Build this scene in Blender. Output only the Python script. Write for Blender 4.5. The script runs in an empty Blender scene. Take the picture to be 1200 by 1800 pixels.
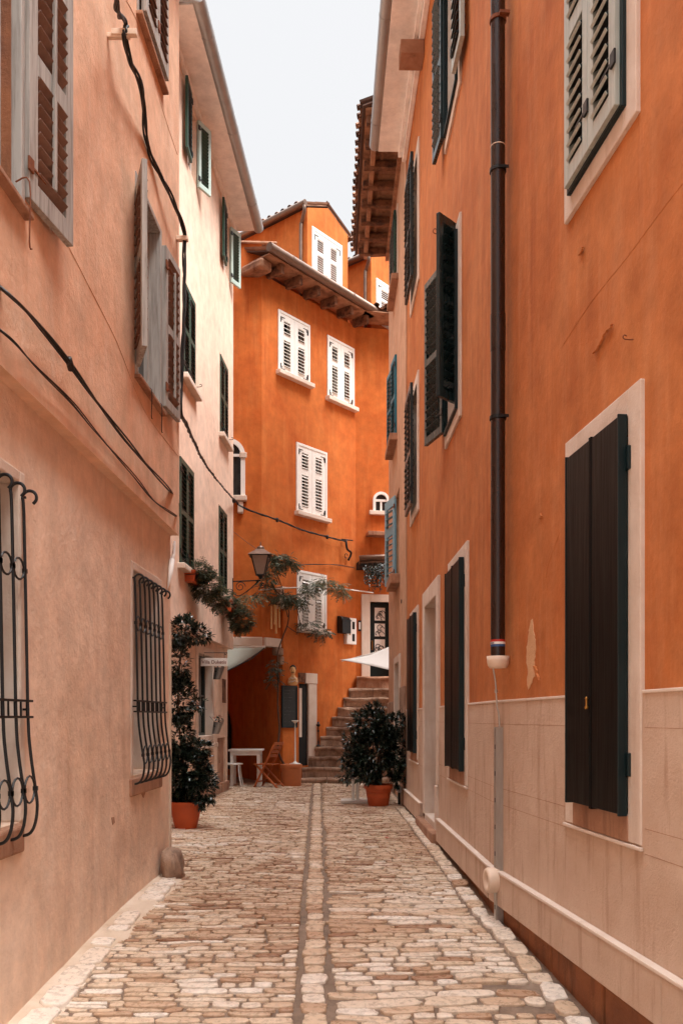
import bpy, math, random
from mathutils import Vector, noise as mnoise
import numpy as np

# ------------------------------------------------------------------ camera, world, light
SC = bpy.context.scene
E = 1.85                       # eye height above the paving under the camera
FPX, CX, HY = 1500.0, 600.0, 1262.0
cam_d = bpy.data.cameras.new("camera"); cam = bpy.data.objects.new("camera", cam_d)
SC.collection.objects.link(cam); SC.camera = cam
cam.location = (0, 0, E); cam.rotation_euler = (math.radians(90), 0, 0)
cam_d.sensor_width = 36; cam_d.lens = 30.0; cam_d.shift_y = (HY - 900) / 1800.0
cam_d.clip_start = 0.05; cam_d.clip_end = 2000

SUN_EL, SUN_AZ = math.radians(60), math.radians(120)     # azimuth measured from +Y, clockwise
W = bpy.data.worlds.new("World"); SC.world = W; W.use_nodes = True
nt = W.node_tree; nt.nodes.clear()
wo = nt.nodes.new('ShaderNodeOutputWorld'); bg = nt.nodes.new('ShaderNodeBackground')
sky = nt.nodes.new('ShaderNodeTexSky'); sky.sky_type = 'NISHITA'; sky.sun_disc = False
sky.sun_elevation = SUN_EL; sky.sun_rotation = SUN_AZ
sky.air_density = 1.0; sky.dust_density = 6.0; sky.ozone_density = 1.0
# cloud deck: the clear sky shows only faintly through an even grey-white layer, brighter overhead
tc = nt.nodes.new('ShaderNodeTexCoord'); sep = nt.nodes.new('ShaderNodeSeparateXYZ')
nt.links.new(tc.outputs['Generated'], sep.inputs[0])
ramp = nt.nodes.new('ShaderNodeValToRGB')
ramp.color_ramp.elements[0].position = 0.0; ramp.color_ramp.elements[0].color = (1.66, 1.66, 1.655, 1)
ramp.color_ramp.elements[1].position = 1.0; ramp.color_ramp.elements[1].color = (19.0, 19.6, 20.2, 1)
e = ramp.color_ramp.elements.new(0.72); e.color = (1.78, 1.78, 1.775, 1)
nt.links.new(sep.outputs['Z'], ramp.inputs[0])
mixw = nt.nodes.new('ShaderNodeMixRGB'); mixw.inputs[0].default_value = 0.95
nt.links.new(sky.outputs[0], mixw.inputs[1]); nt.links.new(ramp.outputs[0], mixw.inputs[2])
nt.links.new(mixw.outputs[0], bg.inputs[0]); bg.inputs[1].default_value = 0.1
nt.links.new(bg.outputs[0], wo.inputs[0])

sd = bpy.data.lights.new("sun", 'SUN'); sd.energy = 1.5; sd.angle = math.radians(38); sd.color = (1.0, 0.96, 0.92)
so = bpy.data.objects.new("sun", sd); SC.collection.objects.link(so)
sdir = Vector((math.sin(SUN_AZ) * math.cos(SUN_EL), math.cos(SUN_AZ) * math.cos(SUN_EL), math.sin(SUN_EL)))
so.rotation_euler = sdir.to_track_quat('Z', 'Y').to_euler(); so.location = (0, 0, 30)

SC.view_settings.view_transform = 'Standard'; SC.view_settings.look = 'None'
SC.view_settings.exposure = 2.38; SC.view_settings.gamma = 1.0; SC.view_settings.use_curve_mapping = False
SC.render.engine = 'CYCLES'
SC.cycles.max_bounces = 8; SC.cycles.diffuse_bounces = 5
SC.render.resolution_x = 682; SC.render.resolution_y = 1024

RND = random.Random(7)
U = RND.uniform
def lin(r, g, b):
    f = lambda c: (c / 255 / 12.92) if c / 255 <= 0.04045 else ((c / 255 + 0.055) / 1.055) ** 2.4
    return (f(r), f(g), f(b), 1)

# ------------------------------------------------------------------ materials
def newmat(name):
    m = bpy.data.materials.new(name); m.use_nodes = True
    n = m.node_tree.nodes; l = m.node_tree.links
    return m, n, l, n['Principled BSDF']
def N(n, t, **k):
    x = n.new(t)
    for a, b in k.items(): setattr(x, a, b)
    return x
def coords(n, l, scale=(1, 1, 1), src='Object'):
    t = N(n, 'ShaderNodeTexCoord'); mp = N(n, 'ShaderNodeMapping'); mp.inputs['Scale'].default_value = scale
    l.new(t.outputs[src], mp.inputs[0]); return mp.outputs[0]
def noise(n, l, co, scale, detail=6, rough=0.6, dist=0.0):
    x = N(n, 'ShaderNodeTexNoise'); x.inputs['Scale'].default_value = scale
    x.inputs['Detail'].default_value = detail; x.inputs['Roughness'].default_value = rough
    x.inputs['Distortion'].default_value = dist
    l.new(co, x.inputs['Vector']); return x.outputs['Fac']
def cramp(n, l, fac, stops):
    r = N(n, 'ShaderNodeValToRGB'); el = r.color_ramp.elements
    el[0].position, el[0].color = stops[0]; el[1].position, el[1].color = stops[-1]
    for p, c in stops[1:-1]:
        q = el.new(p); q.color = c
    l.new(fac, r.inputs[0]); return r.outputs[0]
def mix(n, l, fac, a, b, mode='MIX'):
    x = N(n, 'ShaderNodeMixRGB', blend_type=mode)
    for s, v in ((0, fac), (1, a), (2, b)):
        if hasattr(v, 'links') or hasattr(v, 'is_linked'): l.new(v, x.inputs[s])
        else: x.inputs[s].default_value = v
    return x.outputs[0]
def bump(n, l, h, strength, dist=0.01, prev=None):
    b = N(n, 'ShaderNodeBump'); b.inputs['Strength'].default_value = strength; b.inputs['Distance'].default_value = dist
    l.new(h, b.inputs['Height'])
    if prev is not None: l.new(prev, b.inputs['Normal'])
    return b.outputs[0]
G = lambda v: (v, v, v, 1)

def stucco(name, c1, c2, cstain, stain=0.5, cpale=None, rough=0.9, bs=0.5):
    m, n, l, p = newmat(name)
    co = coords(n, l)
    big = noise(n, l, co, 0.9, 5, 0.6, 0.4)
    col = mix(n, l, cramp(n, l, big, [(0.35, G(0)), (0.68, G(1))]), c1, c2)
    # rain streaks running down the plaster
    st = noise(n, l, coords(n, l, (5.0, 5.0, 0.35)), 1.3, 6, 0.65)
    patch = noise(n, l, co, 0.55, 3, 0.5)
    f1 = cramp(n, l, st, [(0.5, G(0)), (0.78, G(1))]); f2 = cramp(n, l, patch, [(0.42, G(0)), (0.62, G(1))])
    f = mix(n, l, 1.0, f1, f2, 'MULTIPLY')
    f = mix(n, l, 1.0, f, G(stain * .75), 'MULTIPLY')
    col = mix(n, l, f, col, cstain)
    if cpale:
        st2 = noise(n, l, coords(n, l, (4.0, 4.0, 0.5)), 1.9, 6, 0.65)
        fp = cramp(n, l, st2, [(0.5, G(0)), (0.85, G(0.55))]); col = mix(n, l, fp, col, cpale)
    blot = noise(n, l, co, 4.5, 8, 0.7)
    col = mix(n, l, 0.5, col, mix(n, l, 1.0, col, cramp(n, l, blot, [(0.25, G(0.5)), (0.72, G(1.28))]), 'MULTIPLY'))
    sc_ = noise(n, l, coords(n, l, (1, 1, 1.6)), 2.0, 7, 0.7, 0.4); col = mix(n, l, cramp(n, l, sc_, [(0.6, G(0)), (0.72, G(0.1))]), col, cpale or c1)
    l.new(col, p.inputs['Base Color']); p.inputs['Roughness'].default_value = rough
    p.inputs['Specular IOR Level'].default_value = 0.25
    b = bump(n, l, noise(n, l, co, 1.4, 2, 0.4), 0.45 * bs, 0.09)
    b = bump(n, l, noise(n, l, co, 22, 7, 0.65), 0.75 * bs, 0.011, b)
    b = bump(n, l, noise(n, l, co, 140, 3, 0.6), 0.35 * bs, 0.003, b)
    l.new(b, p.inputs['Normal'])
    return m
def plain(name, c, rough=0.6, var=0.25, scale=12, bs=0.15, metallic=0.0, stretch=(1, 1, 1), c2=None, spec=0.5, bd=0.004):
    m, n, l, p = newmat(name)
    co = coords(n, l, stretch)
    f = noise(n, l, co, scale, 6, 0.65)
    if c2: col = mix(n, l, cramp(n, l, f, [(0.42, G(0)), (0.64, G(1))]), c, c2)
    else: col = mix(n, l, 1.0, c, cramp(n, l, f, [(0.2, G(1 - var)), (0.8, G(1 + var))]), 'MULTIPLY')
    l.new(col, p.inputs['Base Color']); p.inputs['Metallic'].default_value = metallic
    p.inputs['Specular IOR Level'].default_value = spec
    rr = cramp(n, l, f, [(0.3, G(max(0.05, rough - 0.12))), (0.7, G(min(1, rough + 0.12)))]); l.new(rr, p.inputs['Roughness'])
    l.new(bump(n, l, f, bs, bd), p.inputs['Normal'])
    return m
def stone_mat(name, c1, c2, cd, rough=0.75, bs=0.5, pit=0.6):
    m, n, l, p = newmat(name); co = coords(n, l)
    f = noise(n, l, co, 3.0, 7, 0.65, 0.3)
    col = mix(n, l, cramp(n, l, f, [(0.35, G(0)), (0.68, G(1))]), c1, c2)
    st = noise(n, l, coords(n, l, (5, 5, 0.6)), 1.8, 6, 0.65)
    col = mix(n, l, cramp(n, l, st, [(0.52, G(0)), (0.8, G(pit))]), col, cd)
    l.new(col, p.inputs['Base Color']); p.inputs['Roughness'].default_value = rough
    b = bump(n, l, noise(n, l, co, 18, 8, 0.7), bs, 0.012)
    b = bump(n, l, noise(n, l, co, 90, 5, 0.7), min(1, bs * 1.1), 0.006, b)
    l.new(b, p.inputs['Normal']); return m
def attr_mat(name, stops, rough=0.5, bs=0.4, transl=0.0, spec=0.5, nscale=25):
    """colour picked per piece (each stone, leaf, tile has its own tone) through the 'tone' attribute"""
    m, n, l, p = newmat(name)
    a = N(n, 'ShaderNodeAttribute', attribute_name='tone')
    col = cramp(n, l, a.outputs['Fac'], stops)
    co = coords(n, l); f = noise(n, l, co, nscale, 7, 0.7)
    col = mix(n, l, 1.0, col, cramp(n, l, f, [(0.25, G(0.72)), (0.7, G(1.15))]), 'MULTIPLY')
    l.new(col, p.inputs['Base Color'])
    rr = cramp(n, l, f, [(0.3, G(max(0.05, rough - 0.15))), (0.75, G(min(1, rough + 0.2)))]); l.new(rr, p.inputs['Roughness'])
    p.inputs['Specular IOR Level'].default_value = spec
    if bs: l.new(bump(n, l, f, bs, 0.008), p.inputs['Normal'])
    if transl:
        out = n['Material Output']; tr = N(n, 'ShaderNodeBsdfTranslucent'); ms = N(n, 'ShaderNodeMixShader'); ms.inputs[0].default_value = transl
        l.new(col, tr.inputs[0]); l.new(p.outputs[0], ms.inputs[1]); l.new(tr.outputs[0], ms.inputs[2]); l.new(ms.outputs[0], out.inputs[0])
    return m
def glass_mat(name):
    m, n, l, p = newmat(name)
    co = coords(n, l); f = noise(n, l, co, 6, 3)
    l.new(cramp(n, l, f, [(0.3, (0.012, 0.014, 0.015, 1)), (0.7, (0.03, 0.033, 0.034, 1))]), p.inputs['Base Color'])
    p.inputs['Roughness'].default_value = 0.08; p.inputs['Specular IOR Level'].default_value = 0.35
    l.new(bump(n, l, noise(n, l, co, 2.5, 2), 0.08, 0.02), p.inputs['Normal'])
    return m

M = {}
M['pink'] = stucco('pink_stucco', lin(234, 194, 164), lin(226, 178, 146), lin(190, 132, 98), 0.8, lin(240, 212, 190), bs=0.8)
M['pink_low'] = stucco('pale_pink_stucco', lin(236, 207, 184), lin(226, 192, 166), lin(194, 150, 120), 0.7, lin(242, 222, 204), bs=0.9)
M['pale'] = stucco('pale_peach_stucco', lin(240, 212, 192), lin(232, 200, 178), lin(214, 172, 142), 0.4, bs=0.35)
M['orange_r'] = stucco('burnt_orange_stucco', lin(198, 124, 72), lin(182, 104, 54), lin(146, 72, 34), 0.95, lin(210, 148, 102), bs=0.6)
M['orange_c'] = stucco('bright_orange_stucco', lin(202, 114, 54), lin(188, 94, 38), lin(150, 60, 20), 0.95, lin(214, 140, 82), bs=0.35)
M['weathered'] = stucco('weathered_plaster', lin(212, 172, 142), lin(196, 148, 116), lin(140, 94, 66), 0.9, lin(222, 192, 168), bs=1.0)
M['soffit'] = stucco('soffit_plaster', lin(246, 238, 232), lin(240, 230, 222), lin(220, 196, 178), 0.35, bs=0.2)
M['plinth'] = stone_mat('plinth_stone', lin(212, 184, 162), lin(200, 168, 144), lin(152, 104, 72), 0.85, 0.8, 0.8)
M['plinth_edge'] = stone_mat('plinth_edge_stone', lin(228, 212, 198), lin(218, 198, 182), lin(186, 156, 132), 0.8, 0.25, 0.3)
M['footing'] = stone_mat('footing_stone', lin(160, 100, 62), lin(120, 72, 44), lin(60, 36, 24), 0.85, 0.8, 0.8)
M['lime'] = stone_mat('limestone', lin(224, 208, 194), lin(210, 188, 170), lin(172, 140, 114), 0.8, 0.45, 0.5)
M['rough_stone'] = stone_mat('rough_stone', lin(186, 154, 130), lin(112, 82, 64), lin(36, 25, 20), 0.9, 1.0, 1.0)
M['old_stone'] = stone_mat('old_sill_stone', lin(184, 140, 112), lin(150, 104, 78), lin(84, 52, 36), 0.9, 0.8, 0.8)
M['concrete'] = stone_mat('worn_concrete', lin(226, 208, 188), lin(204, 180, 154), lin(160, 128, 102), 0.9, 0.5, 0.4)
M['teal_dk'] = plain('dark_teal_paint', (0.004, 0.014, 0.016, 1), 0.4, 0.3, 6, 0.12, stretch=(6, 6, 0.5), spec=0.3)
M['plank_dk'] = plain('dark_brown_green_paint', (0.0035, 0.0028, 0.0026, 1), 0.42, 0.5, 5, 0.25, stretch=(9, 9, 0.4), spec=0.12)
M['green'] = plain('green_paint', lin(34, 68, 56), 0.45, 0.3, 8, 0.12)
M['green_dk'] = plain('dark_green_paint', lin(16, 34, 28), 0.45, 0.3, 8, 0.12)
M['skylit_green'] = plain('skylit_green_paint', lin(176, 196, 188), 0.5, 0.15, 8, 0.1)  # sky highlight on the open shutter frames, put into the paint colour
M['turq'] = plain('turquoise_paint', lin(20, 110, 130), 0.45, 0.3, 8, 0.12)
M['paleblue'] = plain('pale_blue_paint', lin(130, 170, 186), 0.5, 0.2, 8, 0.12)
M['grey_wood'] = plain('weathered_grey_wood', lin(172, 168, 162), 0.75, 0.3, 5, 0.5, stretch=(8, 8, 0.5), c2=lin(138, 132, 126))
M['grey_slat'] = plain('brown_grey_slats', lin(132, 104, 90), 0.75, 0.3, 5, 0.4, c2=lin(110, 84, 72))  # slats coloured browner and darker than the frames to stand for their shade
M['white'] = plain('white_paint', lin(236, 232, 226), 0.5, 0.08, 7, 0.1)
M['white_metal'] = plain('white_metal', lin(226, 222, 214), 0.35, 0.08, 7, 0.05)
M['brown_pipe'] = plain('brown_lacquered_pipe', lin(44, 25, 18), 0.32, 0.25, 9, 0.06, stretch=(6, 6, 0.6))
M['zinc'] = plain('zinc_gutter', lin(160, 158, 156), 0.42, 0.2, 5, 0.08, metallic=0.5)
M['copper_gutter'] = plain('brown_gutter', lin(116, 92, 78), 0.42, 0.25, 5, 0.08, metallic=0.4)
M['iron'] = plain('black_iron', (0.012, 0.011, 0.011, 1), 0.45, 0.5, 20, 0.3, metallic=0.3)
M['rust'] = plain('rusty_iron', lin(120, 66, 36), 0.8, 0.4, 30, 0.5)
M['black'] = plain('black_cable', (0.012, 0.011, 0.011, 1), 0.55, 0.3, 20, 0.1)
M['steel'] = plain('dull_steel', lin(176, 168, 160), 0.4, 0.2, 12, 0.1, metallic=0.6, stretch=(3, 3, 0.5))
M['plastic'] = plain('cream_plastic', lin(226, 202, 180), 0.45, 0.12, 6, 0.05)
M['wood_dark'] = plain('old_eave_timber', lin(128, 82, 54), 0.85, 0.4, 4, 0.6, stretch=(2, 2, 2), c2=lin(64, 38, 26))
M['wood_board'] = plain('eave_boards', lin(164, 118, 88), 0.85, 0.4, 4, 0.5, c2=lin(112, 72, 50))
M['chair_wood'] = plain('chair_wood', lin(176, 92, 44), 0.5, 0.3, 6, 0.2, stretch=(4, 4, 1))
M['terra'] = plain('terracotta_pot', lin(196, 88, 42), 0.6, 0.15, 5, 0.15)
M['terra_pale'] = plain('pale_terracotta', lin(190, 110, 64), 0.75, 0.2, 5, 0.3)
M['soil'] = plain('soil', (0.02, 0.013, 0.009, 1), 0.95, 0.5, 30, 0.8)
M['glass'] = glass_mat('window_glass')
M['dark'] = plain('dark_room', (0.012, 0.01, 0.009, 1), 0.9, 0.3, 4, 0.1)
M['bark'] = plain('vine_bark', lin(92, 66, 50), 0.9, 0.4, 12, 0.7, stretch=(3, 3, 1))
M['cloth'] = plain('awning_cloth', lin(170, 172, 160), 0.8, 0.08, 30, 0.1)
M['white_cloth'] = plain('parasol_cloth', lin(214, 210, 204), 0.85, 0.05, 30, 0.1)
M['zinc_bucket'] = plain('zinc_bucket', lin(150, 150, 150), 0.35, 0.25, 10, 0.1, metallic=0.7)
M['red'] = plain('red_petals', lin(190, 30, 24), 0.6, 0.3, 20, 0.1)
M['ink'] = plain('brown_ink', lin(120, 64, 44), 0.6, 0.1, 10, 0.0)
M['chalk'] = plain('chalk', lin(150, 150, 146), 0.9, 0.1, 10, 0.0)
M['board'] = plain('chalkboard', (0.012, 0.014, 0.014, 1), 0.6, 0.5, 6, 0.1)
M['bamboo'] = plain('bamboo', lin(232, 186, 128), 0.6, 0.3, 8, 0.2)
M['stk_red'] = plain('sticker_red', lin(190, 50, 40), 0.4, 0.05, 8, 0)
M['stk_blue'] = plain('sticker_blue', lin(40, 80, 130), 0.4, 0.05, 8, 0)
M['milk'] = plain('lantern_glass', lin(150, 126, 112), 0.15, 0.2, 6, 0.03)
M['sandplaster'] = stone_mat('bare_plaster', lin(216, 172, 132), lin(206, 156, 112), lin(186, 130, 90), 0.95, 0.5, 0.3)
M['brass'] = plain('brass', lin(170, 120, 60), 0.35, 0.2, 20, 0.05, metallic=0.9)
M['cobble'] = attr_mat('cobble_stone', [(0.0, lin(150, 108, 80)), (0.25, lin(188, 152, 122)), (0.6, lin(216, 190, 162)), (1.0, lin(238, 224, 208))], 0.3, 0.6, nscale=22)
M['tile'] = attr_mat('roof_tile', [(0.0, lin(70, 46, 36)), (0.5, lin(128, 88, 66)), (1.0, lin(168, 120, 92))], 0.85, 0.6)
M['leaf_dk'] = attr_mat('dark_glossy_leaf', [(0.0, (0.006, 0.012, 0.008, 1)), (0.6, (0.018, 0.034, 0.02, 1)), (1.0, (0.06, 0.085, 0.06, 1))], 0.27, 0, 0.08, 0.9)
M['leaf_mid'] = attr_mat('grey_green_leaf', [(0.0, (0.035, 0.055, 0.032, 1)), (0.6, (0.1, 0.13, 0.08, 1)), (0.85, (0.2, 0.22, 0.14, 1)), (1.0, (0.36, 0.25, 0.09, 1))], 0.5, 0, 0.2)
# mortar
def mortar():
    m, n, l, p = newmat('street_mortar'); co = coords(n, l)
    f = noise(n, l, co, 9, 9, 0.75); f2 = noise(n, l, co, 1.2, 3, 0.5)
    col = mix(n, l, cramp(n, l, f, [(0.3, G(0)), (0.7, G(1))]), lin(100, 82, 68), lin(164, 140, 120))
    col = mix(n, l, cramp(n, l, f2, [(0.4, G(0)), (0.65, G(0.6))]), col, lin(128, 106, 88))
    l.new(col, p.inputs['Base Color']); p.inputs['Roughness'].default_value = 0.9
    l.new(bump(n, l, noise(n, l, co, 45, 8, 0.7), 0.8, 0.01), p.inputs['Normal']); return m
M['mortar'] = mortar()

# ------------------------------------------------------------------ mesh builder
ORG = {}
Z3 = Vector((0, 0, 1))
def V(*a): return Vector(a)
class MB:
    def __init__(s): s.v = []; s.f = []; s.mi = []; s.t = []; s.m = 0; s.tone = 0.5
    def add(s, vs, fs, tone=None):
        b = len(s.v); s.v.extend([tuple(x) for x in vs])
        for f in fs: s.f.append(tuple(b + i for i in f)); s.mi.append(s.m); s.t.append(s.tone if tone is None else tone)
    def quad(s, a, b, c, d): s.add((a, b, c, d), ((0, 1, 2, 3),))
    def obox(s, o, ax, ay, az, a, b, c):
        vs = [o + ax * x + ay * y + az * z for z in c for y in b for x in a]
        s.add(vs, ((0, 2, 3, 1), (4, 5, 7, 6), (0, 1, 5, 4), (2, 6, 7, 3), (0, 4, 6, 2), (1, 3, 7, 5)))
    def box(s, x0, x1, y0, y1, z0, z1): s.obox(V(0, 0, 0), V(1, 0, 0), V(0, 1, 0), Z3, (x0, x1), (y0, y1), (z0, z1))
    def bar(s, p, q, w, h=None, up=Z3):
        h = h or w; d = (q - p); L = d.length; d.normalize()
        if abs(d.dot(up)) > 0.98: up = V(0, 1, 0)
        a = d.cross(up).normalized(); c = a.cross(d)
        s.obox(p, d, a, c, (0, L), (-w / 2, w / 2), (-h / 2, h / 2))
    def prism(s, pts, ext):
        n = len(pts); vs = list(pts) + [p + ext for p in pts]
        fs = [tuple(range(n))[::-1], tuple(range(n, 2 * n))] + [(i, (i + 1) % n, n + (i + 1) % n, n + i) for i in range(n)]
        s.add(vs, fs)
    def tube(s, pts, r, n=8, closed=False, caps=True):
        pts = [Vector(p) for p in pts]; K = len(pts); rr = r if isinstance(r, (list, tuple)) else [r] * K
        vs = []; prev = None
        for i, p in enumerate(pts):
            a = pts[(i - 1) % K] if (closed or i > 0) else pts[i]; b = pts[(i + 1) % K] if (closed or i < K - 1) else pts[i]
            d = (b - a); d = d.normalized() if d.length > 1e-9 else V(0, 0, 1)
            if prev is None: x = d.orthogonal().normalized()
            else:
                x = prev - d * prev.dot(d)
                x = x.normalized() if x.length > 1e-6 else d.orthogonal().normalized()
            prev = x; y = d.cross(x)
            for k in range(n):
                t = 2 * math.pi * k / n; vs.append(p + (x * math.cos(t) + y * math.sin(t)) * rr[i])
        fs = []
        for i in range(K if closed else K - 1):
            j = (i + 1) % K
            for k in range(n): fs.append((i * n + k, i * n + (k + 1) % n, j * n + (k + 1) % n, j * n + k))
        if caps and not closed: fs.append(tuple(range(n))[::-1]); fs.append(tuple((K - 1) * n + k for k in range(n)))
        s.add(vs, fs)
    def lathe(s, o, prof, n=24, sx=1, sy=1):
        vs = []; K = len(prof)
        for r, z in prof:
            for k in range(n):
                t = 2 * math.pi * k / n; vs.append(o + V(r * math.cos(t) * sx, r * math.sin(t) * sy, z))
        fs = [(i * n + k, i * n + (k + 1) % n, (i + 1) * n + (k + 1) % n, (i + 1) * n + k) for i in range(K - 1) for k in range(n)]
        fs.append(tuple(range(n))[::-1]); fs.append(tuple((K - 1) * n + k for k in range(n)))
        s.add(vs, fs)
    def leaf(s, p, d, nrm, L, Wd, tone):
        d = d.normalized(); sd_ = d.cross(nrm)
        if sd_.length < 1e-4: sd_ = d.orthogonal()
        sd_.normalize(); up = sd_.cross(d)
        a = p; m1 = p + d * L * 0.45; e = p + d * L - up * L * 0.12
        s.add((a, m1 + sd_ * Wd * 0.5 + up * Wd * 0.15, e, m1 - sd_ * Wd * 0.5 + up * Wd * 0.15, m1), ((0, 1, 4), (1, 2, 4), (0, 4, 3), (4, 2, 3)), tone)
    def build(s, name, mats, parent=None, smooth=False, bevel=0.0, origin=None):
        o0 = ORG[parent.name] if parent else (origin if origin is not None else V(0, 0, 0))
        me = bpy.data.meshes.new(name); me.from_pydata([(x[0] - o0[0], x[1] - o0[1], x[2] - o0[2]) for x in s.v], [], s.f)
        if not isinstance(mats, (list, tuple)): mats = [mats]
        for m in mats: me.materials.append(M[m] if isinstance(m, str) else m)
        me.polygons.foreach_set('material_index', s.mi)
        at = me.attributes.new('tone', 'FLOAT', 'FACE'); at.data.foreach_set('value', s.t)
        if smooth: me.polygons.foreach_set('use_smooth', [True] * len(s.f))
        me.update()
        o = bpy.data.objects.new(name, me); SC.collection.objects.link(o)
        ORG[o.name] = Vector(o0)
        if parent: o.parent = parent
        else: o.location = o0
        if bevel:
            b = o.modifiers.new('bevel', 'BEVEL'); b.width = bevel; b.segments = 2; b.limit_method = 'ANGLE'; b.angle_limit = math.radians(40)
        return o
def thing(name, label, cat, loc, group=None):
    o = bpy.data.objects.new(name, None); SC.collection.objects.link(o); o.location = loc; o.empty_display_size = 0.2
    ORG[o.name] = Vector(loc); o['label'] = label; o['category'] = cat
    if group: o['group'] = group
    return o
def tag(o, label, cat, group=None, kind=None):
    if label: o['label'] = label
    if cat: o['category'] = cat
    if group: o['group'] = group
    if kind: o['kind'] = kind
    return o
def struct(o): o['kind'] = 'structure'; return o
def smooth_path(pts, k=8):
    pts = [Vector(p) for p in pts]; out = []
    P_ = [pts[0]] + pts + [pts[-1]]
    for i in range(1, len(P_) - 2):
        a, b, c, d = P_[i - 1:i + 3]
        for j in range(k):
            t = j / k
            out.append(0.5 * ((2 * b) + (c - a) * t + (2 * a - 5 * b + 4 * c - d) * t * t + (3 * b - a - 3 * c + d) * t ** 3))
    out.append(pts[-1]); return out

def P(x, y, Y): return V((x - CX) / FPX * Y, Y, E + (HY - y) / FPX * Y)
def dY(px_y_, depth): return E + (HY - px_y_) / FPX * depth
class Wall:
    """vertical wall plane through a and b (plan points); n looks into the street"""
    def __init__(s, a, b, left=False):
        s.a = V(a[0], a[1], 0); s.b = V(b[0], b[1], 0); s.d = (s.b - s.a).normalized(); s.L = (s.b - s.a).length
        s.n = V(s.d.y, -s.d.x, 0)
        if (V(0, s.a.y, 0) * 0 - s.a).dot(s.n) < 0: s.n = -s.n
    def off(s, k):
        w = Wall((0, 0), (1, 0)); w.a = s.a + s.n * k; w.b = s.b + s.n * k; w.d = s.d; w.n = s.n; w.L = s.L; return w
    def u(s, x):
        r = (x - CX) / FPX
        # a + u d = Y (r,1)
        den = s.d.x - r * s.d.y
        return (r * s.a.y - s.a.x) / den
    def hit(s, x, y):
        u = s.u(x); Y = (s.a + s.d * u).y
        return u, E + (HY - y) / FPX * Y
    def p(s, u, z, n=0.0): q = s.a + s.d * u + s.n * n; return V(q.x, q.y, z)
    def box(s, mb, u0, u1, z0, z1, n0, n1): mb.obox(V(s.a.x, s.a.y, 0), s.d, s.n, Z3, (u0, u1), (n0, n1), (z0, z1))
    def rect(s, xl, yt, xr, yb):
        """rectangle on the wall seen between pixel columns xl and xr, top at (xl,yt), bottom at (xr,yb)"""
        ua, zt = s.hit(xl, yt); ub, zb = s.hit(xr, yb)
        return (min(ua, ub), max(ua, ub), min(zt, zb), max(zt, zb))

def facade(mb, w, u0, u1, z0, z1, holes, depth=0.22, rough=0.0):
    us = sorted({u0, u1} | {h[0] for h in holes} | {h[1] for h in holes}); us = [u for u in us if u0 <= u <= u1]
    zs = sorted({z0, z1} | {h[2] for h in holes} | {h[3] for h in holes}); zs = [z for z in zs if z0 <= z <= z1]
    for i in range(len(us) - 1):
        for j in range(len(zs) - 1):
            uc = (us[i] + us[i + 1]) / 2; zc = (zs[j] + zs[j + 1]) / 2
            if any(h[0] < uc < h[1] and h[2] < zc < h[3] for h in holes): continue
            mb.quad(w.p(us[i], zs[j]), w.p(us[i + 1], zs[j]), w.p(us[i + 1], zs[j + 1]), w.p(us[i], zs[j + 1]))
    for h in holes:
        a, b, c, d = max(h[0], u0), min(h[1], u1), max(h[2], z0), min(h[3], z1)
        if c >= d or a >= b: continue
        if h[2] >= z0: mb.quad(w.p(a, c), w.p(b, c), w.p(b, c, -depth), w.p(a, c, -depth))
        if h[3] <= z1: mb.quad(w.p(a, d), w.p(b, d), w.p(b, d, -depth), w.p(a, d, -depth))
        mb.quad(w.p(a, c), w.p(a, d), w.p(a, d, -depth), w.p(a, c, -depth)); mb.quad(w.p(b, c), w.p(b, d), w.p(b, d, -depth), w.p(b, c, -depth))

def ring(mb, w, r, wd, n0, n1, bottom=True, top=True):
    a, b, c, d = r; a += .005; b -= .005; d -= .005 if top else 0; c += .005 if bottom else 0
    w.box(mb, a - wd, a, c - (wd if bottom else 0), d + (wd if top else 0), n0, n1)
    w.box(mb, b, b + wd, c - (wd if bottom else 0), d + (wd if top else 0), n0, n1)
    if top: w.box(mb, a, b, d, d + wd, n0, n1)
    if bottom: w.box(mb, a, b, c - wd, c, n0, n1)

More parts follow.
